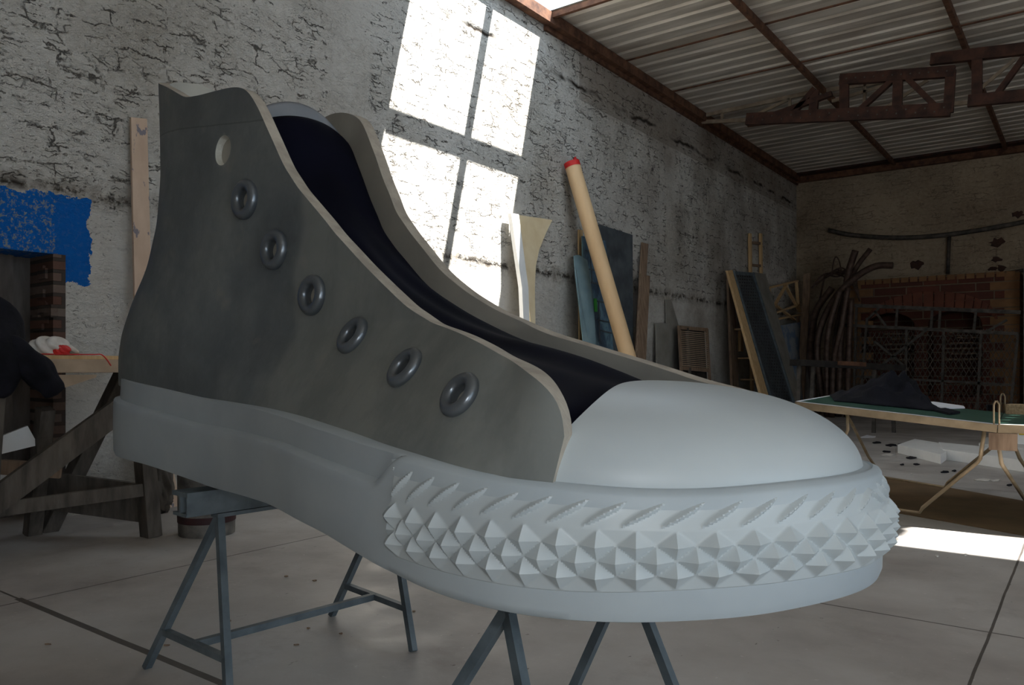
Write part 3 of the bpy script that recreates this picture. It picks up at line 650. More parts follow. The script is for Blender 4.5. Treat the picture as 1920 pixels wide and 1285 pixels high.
b = MB(); b.beam((bx0+.15, 2.42, .30), (bx1-.08, 2.80, .22), .04, .26); b.build('end_board', dw, bench)
b = MB(); b.beam((bx0+.1, 1.4, .62), (bx1-.1, 2.25, .50), .05, .09); b.build('cross_rail', M['mid_wood'], bench)
b = MB(); b.beam((bx0+.12, 2.34, .0), (bx0+.42, 2.30, .88), .09, .09, up=(1,0,0)); b.build('prop', dw, bench)
b = MB()
pts = [on_x(104, 703, bx1-.03), on_x(182, 703, bx1-.03), on_x(180, 708, bx1-.03), on_x(122, 727, bx1-.03)]
b.prism(pts, (-.01, 0, 0)); tag(b.build('corrugated_offcut', M['raw_board']), 'ribbed cardboard offcut hanging under the bench top', 'cardboard')
b = MB(); b.box((bx1-.18, 2.2, bh+.012), (.2, 1.5, .024)); tag(b.build('thin_lath', M['pale_wood']), 'thin pale lath lying along the front of the bench top', 'lath')
# red string
pts = [on_x(70, 668, bx1-.1), on_x(110, 671, bx1-.05), on_x(150, 669, bx1-.04), on_x(176, 672, bx1+.0), on_x(190, 668, bx1+.01), on_x(200, 674, bx1+.015), on_x(208, 686, bx1+.015)]
pts = [W2(p.x, p.y, bh+.03 if i_ < 5 else min(p.z, bh+.02)) for i_, p in enumerate(pts)]; q = cr([tuple(p) for p in pts], 6)
b = MB(); b.tube([tuple(p) for p in q], .004, 6); tag(b.build('red_string', M['red'], smooth=True), 'loose red string trailing along the bench edge', 'string')
def blob(c, rad, seed, n=28, amp=.25, freq=3.0, fl=-1, mat_fn=None):
    r_ = np.random.default_rng(seed); ph = r_.uniform(0, 6.28, (6, 3)); fr_ = r_.uniform(.6, 1.5, (6, 3))*freq; G = []
    for i in range(n+1):
        th = math.pi*i/n; row = []
        for j in range(2*n):
            p_ = math.pi*j/n; d = np.array([math.sin(th)*math.cos(p_), math.sin(th)*math.sin(p_), math.cos(th)])
            h = sum(abs(math.sin(float(fr_[k]@d+ph[k,0])))-.6 for k in range(6))*amp/2.2
            q = np.array(c)+d*np.array(rad)*(1+h)
            if fl > -1: q[2] = max(q[2], fl)
            row.append(tuple(q))
        G.append(row)
    return G
g_ = on_x(92, 652, bx1-.22)
glove = thing('work_glove', 'white and red work glove lying curled on the bench top', 'glove', (g_.x, g_.y, bh))
b = MB(); b.grid(blob((g_.x, g_.y, bh+.075), (.07, .11, .065), 3, amp=.28, fl=bh+.025), close=True); b.build('palm', M['cloth_white'], glove, True)
for k in range(4):
    b = MB(); q0 = W2(g_.x+.04-.025*k, g_.y+.07, bh+.075-.008*k); b.tube([q0, q0+W2(.0, .04, .0), q0+W2(.01, .07, -.022), q0+W2(.0, .09+.008*k, -.03+.008*k)], [.02, .018, .015, .010], 10); b.build('finger', M['cloth_white'], glove, True)
b = MB(); b.grid(blob((g_.x+.06, g_.y+.05, bh+.055), (.025, .05, .035), 9, amp=.2, fl=bh+.026), close=True); b.build('red_patch', M['red'], glove, True)
# jacket: lump on the bench with a sleeve hanging over the edge
jr = on_x(20, 660, bx1+.0)
jk = thing('black_jacket', 'black jacket thrown over the near end of the bench, one sleeve hanging down', 'jacket', (jr.x, jr.y, bh))
def drape(pts, rad, seed, n=40, m=36, amp=.12, flat=.6):
    c_ = cr([tuple(p)+(r_,) for p, r_ in zip(pts, rad)], n//(len(pts)-1)); P_ = c_[:, :3]; R_ = c_[:, 3]; rr = np.random.default_rng(seed); ph = rr.uniform(0, 6.28, 8); G = []
    for i in range(len(P_)):
        d = P_[min(i+1, len(P_)-1)]-P_[max(i-1, 0)]; d /= np.linalg.norm(d); u = np.cross(d, (1, 0, 0)); u /= np.linalg.norm(u); v = np.cross(d, u); row = []
        e = min(1, (len(P_)-1-i)/2.0+.0, i/2.0); e = max(e, .02)**.5
        for j in range(m):
            t = 2*math.pi*j/m; k = i/len(P_)
            h = 1+amp*(math.sin(3*t+9*k+ph[0])*.6+math.sin(22*k+2*math.sin(t+ph[1])+ph[2])*.5+math.sin(5*t-13*k+ph[3])*.4)
            row.append(tuple(P_[i]+(u*math.cos(t)+v*math.sin(t)*flat)*R_[i]*h*e))
        G.append(row)
    return G
sl = [on_x(-60, 640, bx1-.1), on_x(-10, 655, bx1+.02), on_x(32, 672, bx1+.1), on_x(66, 694, bx1+.13), on_x(93, 720, bx1+.13), on_x(108, 740, bx1+.12)]
b = MB(); b.grid(drape(sl, [.13, .12, .10, .09, .075, .05], 4), close=True); b.build('sleeve', M['black_cloth'], jk, True)
bd = [on_x(-90, 600, bx1-.25), on_x(-40, 620, bx1-.1), on_x(-12, 668, bx1+.06), on_x(-12, 712, bx1+.10), on_x(-25, 745, bx1+.08)]
b = MB(); b.grid(drape(bd, [.20, .22, .17, .13, .07], 8), close=True); b.build('body', M['black_cloth'], jk, True)
# white foam sheets standing under the bench
for i, pp in enumerate([[(-40,835),(52,799),(72,835),(-40,862)], [(-40,882),(-10,866),(56,889),(-10,935),(-40,950)]]):
    pts = [on_x(x, y, bx0+.35+.22*i) for x, y in pp]; b = MB(); b.prism(pts, (-.03, 0, 0)); tag(b.build('foam_offcut', M['white']), ['upper white foam offcut lying under the bench behind the brown rail', 'lower white foam offcut at the foot of the diagonal brace'][i], 'foam', 'white foam offcuts under the bench')
# bucket
bc = on_floor(388, 1000); bk = thing('paint_bucket', 'dirty paint bucket with a dark red band standing on the floor behind the trestle', 'bucket', bc[:])
R_ = .19; n = 40
def ring(r_, z): return [tuple(bc+W2(r_*math.cos(2*math.pi*k/n), r_*math.sin(2*math.pi*k/n), z)) for k in range(n)]
b = MB(); b.grid([ring(.0, .01), ring(R_*.97, .0), ring(R_*.98, .04), ring(R_, .20), ring(R_*1.01, .43), ring(R_*1.03, .44), ring(R_*1.03, .455), ring(R_*.99, .455), ring(R_*.95, .06), ring(.0, .05)], close=True, flip=True); b.build('body', M['bucket'], bk, True, 40)
b = MB(); b.grid([ring(R_*.995, .09), ring(R_*1.006, .092), ring(R_*1.012, .135), ring(R_*1.0, .137)], close=True, flip=True); b.build('band', M['dark_red'], bk, True, 40)
q = [tuple(bc+W2(R_*1.05*math.cos(a_), R_*1.05*math.sin(a_)*.2-.05-.12*math.sin(a_), .42-.1*math.sin(a_))) for a_ in np.linspace(0, math.pi, 16)]
b = MB(); b.tube(q, .004, 6); b.build('handle', M['black_steel'], bk, True)
# boards leaning on the left wall behind the heel
def lean(name, label, cat, px, offs, th, m, group=None, ext=(1, 0, 0), plane='x', depth=None):
    """px: outline in pixels, offs: distance in front of the wall for every corner"""
    pts = []
    for (x, y), o_ in zip(px, offs):
        p = on_x(x, y, WX+o_) if plane == 'x' else on_y(x, y, WY-o_)
        if p.z < .0 : p.z = .002
        pts.append(p)
    b = MB(); e = Vector(ext)*th; b.prism(pts, e); return tag(b.build(name, m), label, cat, group)
def down(px_top, px_bot, off_b):                     # pixel row where that column reaches the floor at the given distance from the wall
    t = (px_bot-HX)/F; Z = (WX+off_b)/(t*cP-sP); return HY+F*EYE/Z
def board(name, label, xt0, xt1, yt0, yt1, xb0, xb1, ot, ob, th, m, cat='board', group=None):
    px = [(xt0, yt0), (xt1, yt1), (xb1, down(0, xb1, ob)), (xb0, down(0, xb0, ob))]
    return lean(name, label, cat, px, [ot, ot, ob, ob], th, m, group)
board('leaning_board', 'tall narrow pinkish board leaning on the white wall left of the shoe heel', 243, 273, 221, 224, 258, 292, .03, .30, .025, M['pink_board'])
board('leaning_board', 'short pinkish board standing behind the bench leg, left of the bucket', 290, 316, 850, 850, 307, 335, .05, .25, .03, M['pink_board'])
b = MB(); c0 = on_x(300, 900, WX+.45); b.grid(blob((c0.x, c0.y, .22), (.08, .10, .22), 21, amp=.2, freq=5, fl=0), close=True); tag(b.build('rubble_stack', M['dark_wood'], smooth=True), 'small dark stack of broken bricks beside the bench leg', 'rubble')

# ------------------------------------------------------------------ things leaning on the white wall beyond the shoe
g1 = board('wooden_strip', 'thin pine strip behind the blue sheet, left of the cardboard tube', 1083, 1091, 431, 432, 1086, 1094, .03, .12, .02, M['pale_wood'], 'strip')
# curved cream panel with white edge
cp = thing('curved_cream_panel', 'cream board with one curved side and a white edge, left of the cardboard tube', 'panel', (WX+.2, 9.2, 0))
yb_ = down(0, 1000, .35); pl_ = [(966,403),(1033,413),(1020,440),(1008,470),(1002,500),(1000,540),(1001,600),(1003, yb_),(996, yb_),(992,600),(984,540)]
def sh(px, o0, o1): 
    ys = [p[1] for p in px]; lo_, hi_ = min(ys), max(ys); return [on_x(x, y, WX+o0+(o1-o0)*(y-lo_)/(hi_-lo_)) for x, y in px]
pts = sh(pl_, .06, .5); b = MB(); b.prism([W2(p.x, p.y, max(p.z, .002)) for p in pts], (.025, 0, 0)); b.build('board', M['cream'], cp)
pts = sh([(952,401),(966,403),(984,540),(994,yb_),(986,yb_),(972,540)], .08, .52); b = MB(); b.prism([W2(p.x, p.y, max(p.z, .002)) for p in pts], (.06, 0, 0)); b.build('edge_strip', M['white'], cp)
# cardboard tube
tb0 = on_x(1072, 306, WX+.16); tb1 = on_floor(1222, 0) if False else None
q1 = on_x(1176, 664, WX+.95); dvec = (q1-tb0); k = (tb0.z-.02)/(tb0.z-q1.z); q2 = tb0+dvec*k
ct = thing('cardboard_tube', 'long kraft cardboard tube with a red taped end leaning on the white wall', 'tube', (q2.x, q2.y, 0))
b = MB(); rt = .115; b.tube([tb0, q2], rt, 36, cap=False); b.tube([tb0, q2], rt-.012, 36, cap=False); b.build('tube', M['cardboard'], ct, True)
dn = dvec.normalized(); b = MB(); b.tube([tb0-dn*.008, tb0+dn*.07], rt+.004, 36, cap=False); b.tube([tb0-dn*.012, tb0-dn*.008], [rt-.02, rt+.004], 36, cap=False)
b.tube([tb0-dn*.02+W2(.0, .08, .08), tb0-dn*.0+W2(.02, .12, .05)], [.03, .008], 8); b.build('tape', M['red'], ct, True)
def mk_blue():
    t = NT('streaky_blue_sheet', .35, spec=.5); v = t.co((1.2, 3, 1.2), kind='World'); n = t.noise(v, 1.6, 7, .65, .6)
    c = t.ramp(n, [(.36, srgb(46, 60, 78)), (.47, srgb(74, 98, 118)), (.56, srgb(110, 142, 152)), (.66, srgb(56, 84, 126))]); t.col(c); return t.m
M['blue_sheet'] = mk_blue(); M['teal'] = plain('dusty_teal_film', srgb(108, 134, 142), srgb(132, 156, 162), 3, .4)
board('dark_grey_sheet', 'tall dark grey sheet leaning on the wall right behind the cardboard tube', 1120, 1183, 421, 441, 1122, 1186, .05, .30, .03, M['dark_grey'], 'sheet')
bs_ = thing('blue_sheet', 'streaky blue sheet with faint lined frames leaning behind the cardboard tube', 'panel', (WX+.35, 11.5, 0))
yq = down(0, 1100, .42); pts = [on_x(1090,443,WX+.1), on_x(1134,452,WX+.1), on_x(1160, yq, WX+.42), on_x(1096, yq, WX+.42)]; pts = [W2(p.x, p.y, max(p.z, .002)) for p in pts]
b = MB(); b.prism(pts, (.02, 0, 0)); b.build('sheet', M['blue_sheet'], bs_)
b = MB()
for xa, ya, xb, yb in ((1098,470,1130,476),(1104,505,1140,512),(1108,530,1143,537),(1120,565,1146,570),(1120,600,1150,606),(1122,565,1124,640),(1106,470,1110,530),(1144,480,1150,600),(1126,620,1152,626)):
    f1 = lambda x, y: on_x(x, y, WX+.13+.32*(y-450)/(yq-450)); b.beam(f1(xa, ya), f1(xb, yb), .02, .02)
b.build('frame_lines', M['dark_grey'], bs_)
b = MB(); f1 = lambda x, y: on_x(x, y, WX+.135+.32*(y-450)/(yq-450)); b.prism([f1(1113,560), f1(1118,560), f1(1119,585), f1(1114,585)], (.012, 0, 0)); b.build('green_sticker', plain('green_sticker', srgb(60, 150, 60)), bs_)
lean('teal_film', 'dusty translucent-looking teal film hanging left of the blue sheet', 'film', [(1075,480),(1084,478),(1100,488),(1108,540),(1114,600),(1116,650),(1104,650),(1092,640),(1084,560),(1078,520)], [.16,.16,.2,.28,.4,.48,.48,.46,.34,.24], .012, M['teal'])
board('plank', 'upper of two narrow brown planks right of the dark grey panel', 1202, 1213, 455, 458, 1178, 1190, .03, .20, .03, M['mid_wood'], 'plank')
board('plank', 'wider brown plank standing in front of its narrow neighbour, right of the tube', 1199, 1215, 514, 518, 1182, 1200, .22, .52, .04, M['mid_wood'], 'plank')
board('grey_board', 'shorter grey board leaning left of the louvred shutter', 1228, 1252, 606, 606, 1232, 1256, .05, .2, .03, M['grey_board'])
lean('grey_board', 'taller pointed grey board between its shorter neighbour and the louvred shutter', 'board', [(1247,562),(1256,562),(1270,610),(1277,700),(1280,down(0,1280,.3)),(1252,down(0,1252,.3))], [.03,.03,.04,.06,.07,.07], .025, M['grey_board'])
# louvred shutter
sh_ = thing('louvred_shutter', 'small brown louvred shutter leaning on the wall above the toe cap', 'shutter', (WX+.3, 13.2, 0)); mw = M['mid_wood']
o0, o1 = .20, .46; yb_ = down(0, 1300, o1); fx = lambda u, y: on_x(1272+u*54+(y-612)*.055, y+0*u, WX+o0+(o1-o0)*(y-612)/(yb_-612))
b = MB(); b.prism([fx(.04, 616)-W2(.04,0,0), fx(.96, 621)-W2(.04,0,0), fx(.96, yb_-4)-W2(.04,0,0), fx(.04, yb_-8)-W2(.04,0,0)], (-.01,0,0)); b.build('slat_gap_shade', M['black_steel'], sh_)  # black sheet added behind the slats, standing in for the shade in their gaps
for u, nm in ((.02,'stile'),(.30,'stile'),(.98,'stile')):
    b = MB(); b.beam(fx(u, 612+u*5), fx(u, yb_-2), .03, .085, up=(0,1,0)); b.build('stile', mw if u != .30 else M['dark_wood'], sh_)
for y in (614, 690, yb_-5): b = MB(); b.beam(fx(0, y), fx(1, y+5), .03, .07); b.build('rail', mw, sh_)
for k in range(19):
    y = 621+k*3.55; 
    if 686 < y < 694: continue
    b = MB(); b.beam(fx(.04, y)+W2(.01,0,0), fx(.96, y+4.5)+W2(.01,0,0), .016, .016, up=(0,0,1)); b.build('slat', M['raw_board'], sh_)

# ------------------------------------------------------------------ corner group against the white wall
xq = -5.6
def px(x, y, X=xq): p = on_x(x, y, X); p.z = max(p.z, .0); return p
board('leaning_post', 'thin brown post at the left of the perforated dark panel', 1361, 1372, 515, 516, 1372, 1384, .05, .35, .05, M['mid_wood'], 'post')
lean('leaning_plank', 'long pine plank along the left edge of the perforated dark panel', 'plank', [(1360,508),(1369,507),(1450,790),(1436,790)], [.33,.33,1.42,1.42], .05, M['pale_wood'])
pp_ = thing('perforated_panel', 'long dark grey-blue perforated metal panel leaning towards the far corner', 'panel', (-5.4, 16.4, 0))
def fq(u, v): 
    a_, b_, c_, d_ = (1371,509), (1413,512), (1500,785), (1452,785); x = (a_[0]*(1-u)+b_[0]*u)*(1-v)+(d_[0]*(1-u)+c_[0]*u)*v; y = (a_[1]*(1-u)+b_[1]*u)*(1-v)+(d_[1]*(1-u)+c_[1]*u)*v
    return on_x(x, y, WX+.26+1.05*v)
b = MB(); b.prism([fq(0,0), fq(1,0), fq(1,1), fq(0,1)], (-.02, 0, 0)); b.build('panel', M['dark_grey'], pp_)
b = MB()
for u0 in (.06, .94): b.beam(fq(u0, 0), fq(u0, 1), .05, .07)
for v0 in (.01, .99): b.beam(fq(0, v0), fq(1, v0), .05, .07)
b.build('frame', M['blue_steel'], pp_)
b = MB()
for i in range(44):
    for j in range(6):
        c_ = fq(.19+.62*(j+.5*(i % 2))/6+.05, .03+.94*i/44)+W2(.004,0,0); b.box(c_, (.006, .05, .028))
b.build('perforations', M['black_steel'], pp_)['kind'] = 'stuff'
lean('grey_board', 'large grey board leaning behind the perforated dark panel', 'board', [(1412,511),(1434,514),(1512,785),(1490,785)], [.15,.15,1.10,1.10], .02, M["grey_board"])
for i, (x, y) in enumerate(((1384,618),(1396,672),(1404,712))):
    b = MB(); b.box(px(x, y, WX+.25), (.3, .25, .03)); tag(b.build('shelf_bracket', M['pale_wood']), ['highest small pine ledge behind the leaning plank', 'middle small pine ledge behind the leaning plank', 'lowest small pine ledge behind the leaning plank'][i], 'ledge', 'small pine ledges by the leaning plank')
b = MB(); b.box(px(1389, 640, WX+.2), (.06, .16, .45)); tag(b.build('pine_block', M['pale_wood']), 'upright pine block under the highest ledge', 'block')
lad = thing('pine_ladder', 'short pine ladder-like frame standing up behind the perforated panel', 'ladder', (WX+.1, 16.9, 0))
for x0 in (1406, 1426):
    b = MB(); b.beam(px(x0, 438, WX+.06), px(x0+4, 560, WX+.07)+W2(0,0,-2.2), .05, .11, up=(0,1,0)); b.build('stile', M['pale_wood'], lad)
for y in (455, 497, 540): b = MB(); b.beam(px(1406, y, WX+.06), px(1428, y+2, WX+.06), .04, .06); b.build('rung', M['mid_wood'], lad)
tf = thing('strutted_pine_rack', 'pine rack with diagonal struts leaning in the corner right of the perforated panel', 'rack', (WX+.3, 18.6, 0)); X_ = WX+.25
for a_, b_ in (((1441,540),(1495,527)), ((1444,590),(1497,572)), ((1441,540),(1452,600)), ((1493,527),(1497,575)), ((1475,533),(1453,572)), ((1453,572),(1490,600)), ((1470,532),(1500,585)), ((1450,600),(1500,590))):
    b = MB(); b.beam(px(*a_, X_), px(*b_, X_), .04, .075, up=(1,0,0)); b.build('strut', M['pale_wood'], tf)
for q_ in ((1446,600),(1496,592)): b = MB(); b.beam(px(*q_,X_), W2(WX+.4, px(*q_,X_).y, 0), .05, .06, up=(0,1,0)); b.build('leg', M['mid_wood'], tf)
yb_ = HY+F*EYE/19.0
lean('blue_white_sheet', 'pale sheet with faint blue marks standing low behind the pine frame', 'sheet', [(1455,612),(1500,604),(1508,770),(1470,775)], [.3,.3,.5,.5], .02, plain('pale_blue_marked_sheet', srgb(150, 156, 162), srgb(110, 132, 158), 3, .7, lo=.5, hi=.56))
lean('brown_plank', 'broad brown plank standing upright in the far corner', 'plank', [(1508,515),(1521,512),(1508,760),(1494,760)], [.9,.9,1.1,1.1], .05, M['mid_wood'], plane='y', ext=(0,-1,0))
lean('pale_offcut', 'pale torn board behind the brown plank in the far corner', 'board', [(1512,600),(1519,602),(1530,700),(1528,760),(1508,760)], [.5]*5, .03, M['grey_board'], plane='y', ext=(0,-1,0))

# ------------------------------------------------------------------ far wall: brick furnace, gate, pipes
YF = 20.1
fu = thing('brick_furnace', 'old dark red brick furnace with two arched mouths on the far wall', 'furnace', (on_y(1755,515,YF).x, YF+.4, 0))
xL, xR = on_y(1592,600,YF).x, on_y(1911,600,YF).x; zT = on_y(1755,517,YF).z
b = MB(); b.box(((xL+xR)/2, (YF+WY)/2, zT/2), (xR-xL, WY-YF-.01, zT)); body = b.build('body', M['brick'], fu)
def arch(cx, hw, z0, zs, rise, n=16):
    pts = [(cx-hw, z0), (cx+hw, z0)]+[(cx+hw*math.cos(t), zs+rise*math.sin(t)) for t in np.linspace(0, math.pi, n)]; return pts
A1, A2 = on_y(1664,600,YF), on_y(1790,600,YF); hw1 = on_y(1715,600,YF).x-A1.x; hw2 = on_y(1842,600,YF).x-A2.x; zs1, zr = on_y(1664,612,YF).z, on_y(1664,587,YF).z
for A_, hw in ((A1, hw1), (A2, hw2)):
    pts = [W2(x, YF-.2, z) for x, z in arch(A_.x, hw, .5, zs1, zr-zs1)]; c_ = MB(); c_.prism(pts, (0, 1.0, 0)); co_ = c_.build('cutter', [M['brick']]); b2 = bmesh.new(); b2.from_mesh(co_.data); bmesh.ops.recalc_face_normals(b2, faces=b2.faces); b2.to_mesh(co_.data); b2.free(); cut(body, co_)
# voussoirs of the big relieving arch
ctr = on_y(1741,603,YF); ro = on_y(1741,547,YF).z-ctr.z; hw = on_y(1871,600,YF).x-ctr.x
b = MB(); nv = 19
for k in range(nv):
    t0, t1 = math.pi*(k+.06)/nv, math.pi*(k+.94)/nv; f2 = lambda t, s_: W2(ctr.x+hw*(1 if s_ == 1 else .96)*math.cos(t), YF-.03, ctr.z+ro*s_*math.sin(t))
    q = [f2(t0, 1), f2(t0, .46), f2(t1, .46), f2(t1, 1)]
    b.prism([p+W2(0, .0, 0) for p in q], (0, .06, 0))
b.build('relieving_arch', M['arch_brick'], fu)
b = MB(); hgt = .19
for sx, x_ in ((1, xL), (-1, xR)):
    b = MB()
    for k in range(int(zT/hgt)):
        wd = .55 if k % 2 else .28
        b.box((x_+sx*wd/2-sx*.01, YF+.02, k*hgt+hgt/2), (wd, .07, hgt-.02))
    b.build('corner_bricks', M['ochre'], fu)
b = MB(); x_ = xL
while x_ < xR-.1: b.box((x_+.09, YF+.01, zT-.06), (.155, .08, .11)); x_ += .19
b.build('top_course', M['ochre'], fu)
for A_ in (A1, A2):
    for k in range(6): b = MB(); b.box((A_.x+.15+.1*math.sin(k*2.1), YF+.45+.05*k, 1.35+k*.125), (.8-.06*k, .12, .03), .03*math.sin(k)); b.build('lath', M['mid_wood'], fu)
# gate with mesh standing in front
YG = 19.55; gt_ = thing('mesh_gate', 'rusty steel gate with wire mesh lower panel standing in front of the furnace', 'gate', (on_y(1750,700,YG).x, YG, 0)); gs_ = M['gate_steel']
def yz(x, y, Y=YG): p = on_y(x, y, Y); p.z = max(p.z, .01); return p
def bar(nm, a_, b_, w_=.06, par=gt_, m=gs_, Y=YG): b = MB(); b.beam(yz(*a_, Y), yz(*b_, Y), w_, w_, up=(0,1,0)); return b.build(nm, m, par)
bar('top_rail', (1603,573), (1914,586), .08); bar('mid_rail', (1584,610), (1909,626), .07); bar('low_rail', (1606,706), (1896,722), .05); bar('bottom_rail', (1600,775), (1893,784), .06)
for a_, b_ in (((1606,574),(1600,775)), ((1683,577),(1680,612)), ((1748,580),(1746,616)), ((1763,581),(1761,616)), ((1830,584),(1826,620)), ((1626,596),(1612,772)), ((1909,626),(1893,784)), ((1700,614),(1697,778)), ((1770,616),(1765,781)), ((1840,620),(1832,782))): bar('upright', a_, b_, .05)
for a_, b_ in (((1640,583),(1661,611)), ((1736,620),(1655,684)), ((1888,600),(1850,622)), ((1652,574),(1628,598)), ((1640,640),(1700,690))): bar('diagonal_bar', a_, b_, .05)
b = MB(); p0, p1, p2, p3 = yz(1600,612), yz(1908,628), yz(1893,782), yz(1602,774); xa, xb, z0, z1 = p0.x, p1.x, .05, (p0.z+p1.z)/2
stp = .10; k = xa-(z1-z0)*.5
while k < xb:
    for sg in (1, -1):
        s0 = (k, z0) if sg > 0 else (k, z1); ex = (z1-z0)*.5; ez = (z1-z0)*sg
        t_lo = max(0, (xa-k)/ex); t_hi = min(1, (xb-k)/ex)
        if t_hi-t_lo > .02: b.beam((k+ex*t_lo, YG-.02, s0[1]+ez*t_lo), (k+ex*t_hi, YG-.02, s0[1]+ez*t_hi), .012, .012, up=(0,1,0))
    k += stp
b.build('wire_mesh', gs_, gt_)
# bent pipes stored upright in the corner
PIP = [([(1674,498),(1640,500),(1602,522),(1565,560),(1540,610),(1532,660),(1540,730),(1552,790)], 19.2, .075, 'long brown pipe bent over to the right at its top, in the far corner'),
       ([(1604,470),(1590,515),(1582,580),(1575,650),(1572,790)], 19.35, .075, 'straight grey pipe leaning left of the red-brown one in the corner bundle'),
       ([(1632,467),(1604,505),(1582,560),(1566,640),(1562,790)], 19.5, .055, 'red-brown rod with its tip furthest up right in the corner bundle'),
       ([(1575,545),(1558,600),(1550,660),(1552,790)], 19.0, .065, 'shorter dark pipe in the middle of the corner bundle'),
       ([(1590,540),(1578,610),(1563,680),(1560,790)], 18.9, .06, 'slim dark pipe nearest the camera in the corner bundle'),
       ([(1560,540),(1530,585),(1520,650),(1524,720),(1535,790)], 19.7, .08, 'thick bowed pipe at the left of the corner bundle'),
       ([(1596,560),(1592,640),(1588,790)], 19.3, .07, 'straight dark pipe at the right of the corner bundle')]
for pts, Y, r_, lab in PIP:
    pts = [yz(x, y, Y) for x, y in pts]; pts[-1].z = 0.0; b = MB(); b.tube([tuple(p) for p in cr([tuple(p) for p in pts], 8)], r_, 10); tag(b.build('bent_pipe', M['pipe'], smooth=True), lab, 'pipe', 'pipes stored in the far corner')
b = MB()
for k in range(7):
    t = k/6; pts = [yz(1522+8*k, 540-6*k, 19.95), yz(1545+6*k, 515+4*math.sin(k*2), 19.9), yz(1575+4*k, 510+6*math.cos(k*1.7), 19.85), yz(1600+2*k, 530+6*k, 19.9)]; b.tube([tuple(p) for p in cr([tuple(p) for p in pts], 6)], .022, 6)
b.tube([yz(1546,516,19.9), yz(1530,600,19.9), W2(yz(1528,700,19.9).x, 19.9, 0)], .022, 6)
b.tube([tuple(p) for p in cr([tuple(yz(x, y, 19.9)) for x, y in ((1560,512),(1563,490),(1568,482),(1574,492),(1578,515))], 6)], .015, 6); tag(b.build('tangled_rods', M['pipe'], smooth=True), 'tangle of thin rusty rods piled behind the pipe bundle', 'rods')
# sagging pipes fixed to the far wall
b = MB(); pts = [yz(x, y, WY-.12) for x, y in ((1553,432),(1600,441),(1680,446),(1760,442),(1840,431),(1925,415),(1990,398))]; b.tube([tuple(p) for p in cr([tuple(p) for p in pts], 8)], .055, 12)
tag(b.build('curved_wall_pipe', M['gate_steel'], smooth=True), 'long curved grey pipe sagging across the far wall', 'pipe')
b = MB(); b.tube([yz(1780,444,WY-.07), yz(1777,514,WY-.07)], .04, 10); tag(b.build('vertical_wall_pipe', M['gate_steel'], smooth=True), 'short vertical grey pipe on the far wall above the furnace', 'pipe')
b = MB(); b.tube([yz(1880,513,WY-.3), yz(1990,497,WY-.3)], .04, 10); tag(b.build('slanting_wall_pipe', M['gate_steel'], smooth=True), 'slanting thin pipe at the right edge of the photo above the column', 'pipe')
b = MB(); pc = on_y(1918, 520, 19.9); zc = on_y(1918,505,19.9).z; b.box((pc.x+.38, 19.9, zc/2), (.7, .5, zc)); struct(b.build('trim_7', M['concrete']))
# peeling holes of the far plaster
for i, (x, y, s_) in enumerate(((1867,456,1.0),(1868,487,.6),(1718,497,.9),(1878,502,.6),(1910,402,.7),(1862,505,.5))):
    r_ = np.random.default_rng(i+40); c_ = yz(x, y, WY-.004); pts = [c_+W2(.16*s_*math.cos(t)*r_.uniform(.5, 1.4), 0, .11*s_*math.sin(t)*r_.uniform(.4, 1.5)) for t in np.linspace(0, 2*math.pi, 15)[:-1]]
    b = MB(); b.prism(pts, (0, .003, 0)); struct(b.build('trim_%d' % (8+i), M['rust_dark']))

# ------------------------------------------------------------------ roof truss
YT = 13.6; tr_ = thing('riveted_roof_truss', 'rusty riveted lattice truss hanging under the corrugated roof at upper right', 'truss', (on_y(1700,200,YT).x, YT, HZ-.8)); rd = M['rust_dark']
def tz(x, y, Y=YT): return on_y(x, y, Y)
def tbar(nm, a_, b_, w_, par=tr_, m=rd, Y=YT, th=.10): b = MB(); b.beam(tz(*a_, Y), tz(*b_, Y), th, w_, up=(0,0,1)); return b.build(nm, m, par)
tbar('bottom_chord', (1400,224), (1783,206), .20); tbar('top_chord', (1575,150), (1790,134), .17); tbar('top_chord', (1745,112), (1990,84), .17); tbar('bottom_chord', (1815,190), (1990,172), .17)
for x0, y0, x1, y1 in ((1583,145,1583,214),(1683,140,1683,212),(1782,130,1779,214),(1832,105,1832,190),(1527,165,1526,214)): tbar('post', (x0,y0), (x1,y1), .12 if False else .02, th=.14) if False else None
for (x0,y0),(x1,y1) in (((1583,142),(1583,216)),((1684,142),(1682,214)),((1783,132),(1778,212)),((1832,102),(1832,190)),((1528,170),(1524,218))):
    b = MB(); b.beam(tz(x0,y0), tz(x1,y1), .14, .08, up=(0,1,0)); b.build('post', rd, tr_)
for a_, b_ in (((1606,212),(1676,148)), ((1702,148),(1765,210)), ((1860,190),(1920,108)), ((1528,166),(1490,210)), ((1445,218),(1560,176))):
    b = MB(); b.beam(tz(*a_), tz(*b_), .08, .09, up=(0,1,0)); b.build('diagonal', rd, tr_)
b = MB()
for i in range(21):
    t = (i+.5)/21; p = tz(1405+375*t, 224-17.5*t)+W2(0, -.055, .03*(-1)**i); b = MB(); b.box(p, (.022, .02, .022)); b.build('rivet', M['gate_steel'], tr_)
for i in range(12):
    t = (i+.5)/12; p = tz(1580+205*t, 149.5-15*t)+W2(0, -.055, 0); b = MB(); b.box(p, (.022, .02, .022)); b.build('rivet', M['gate_steel'], tr_)
Y2 = 14.9; t2 = thing('light_roof_truss', 'dusty pale steel truss behind the riveted one, springing from the wall top', 'truss', (on_y(1600,200,Y2).x, Y2, HZ-.5)); bs2 = M['beige_steel']
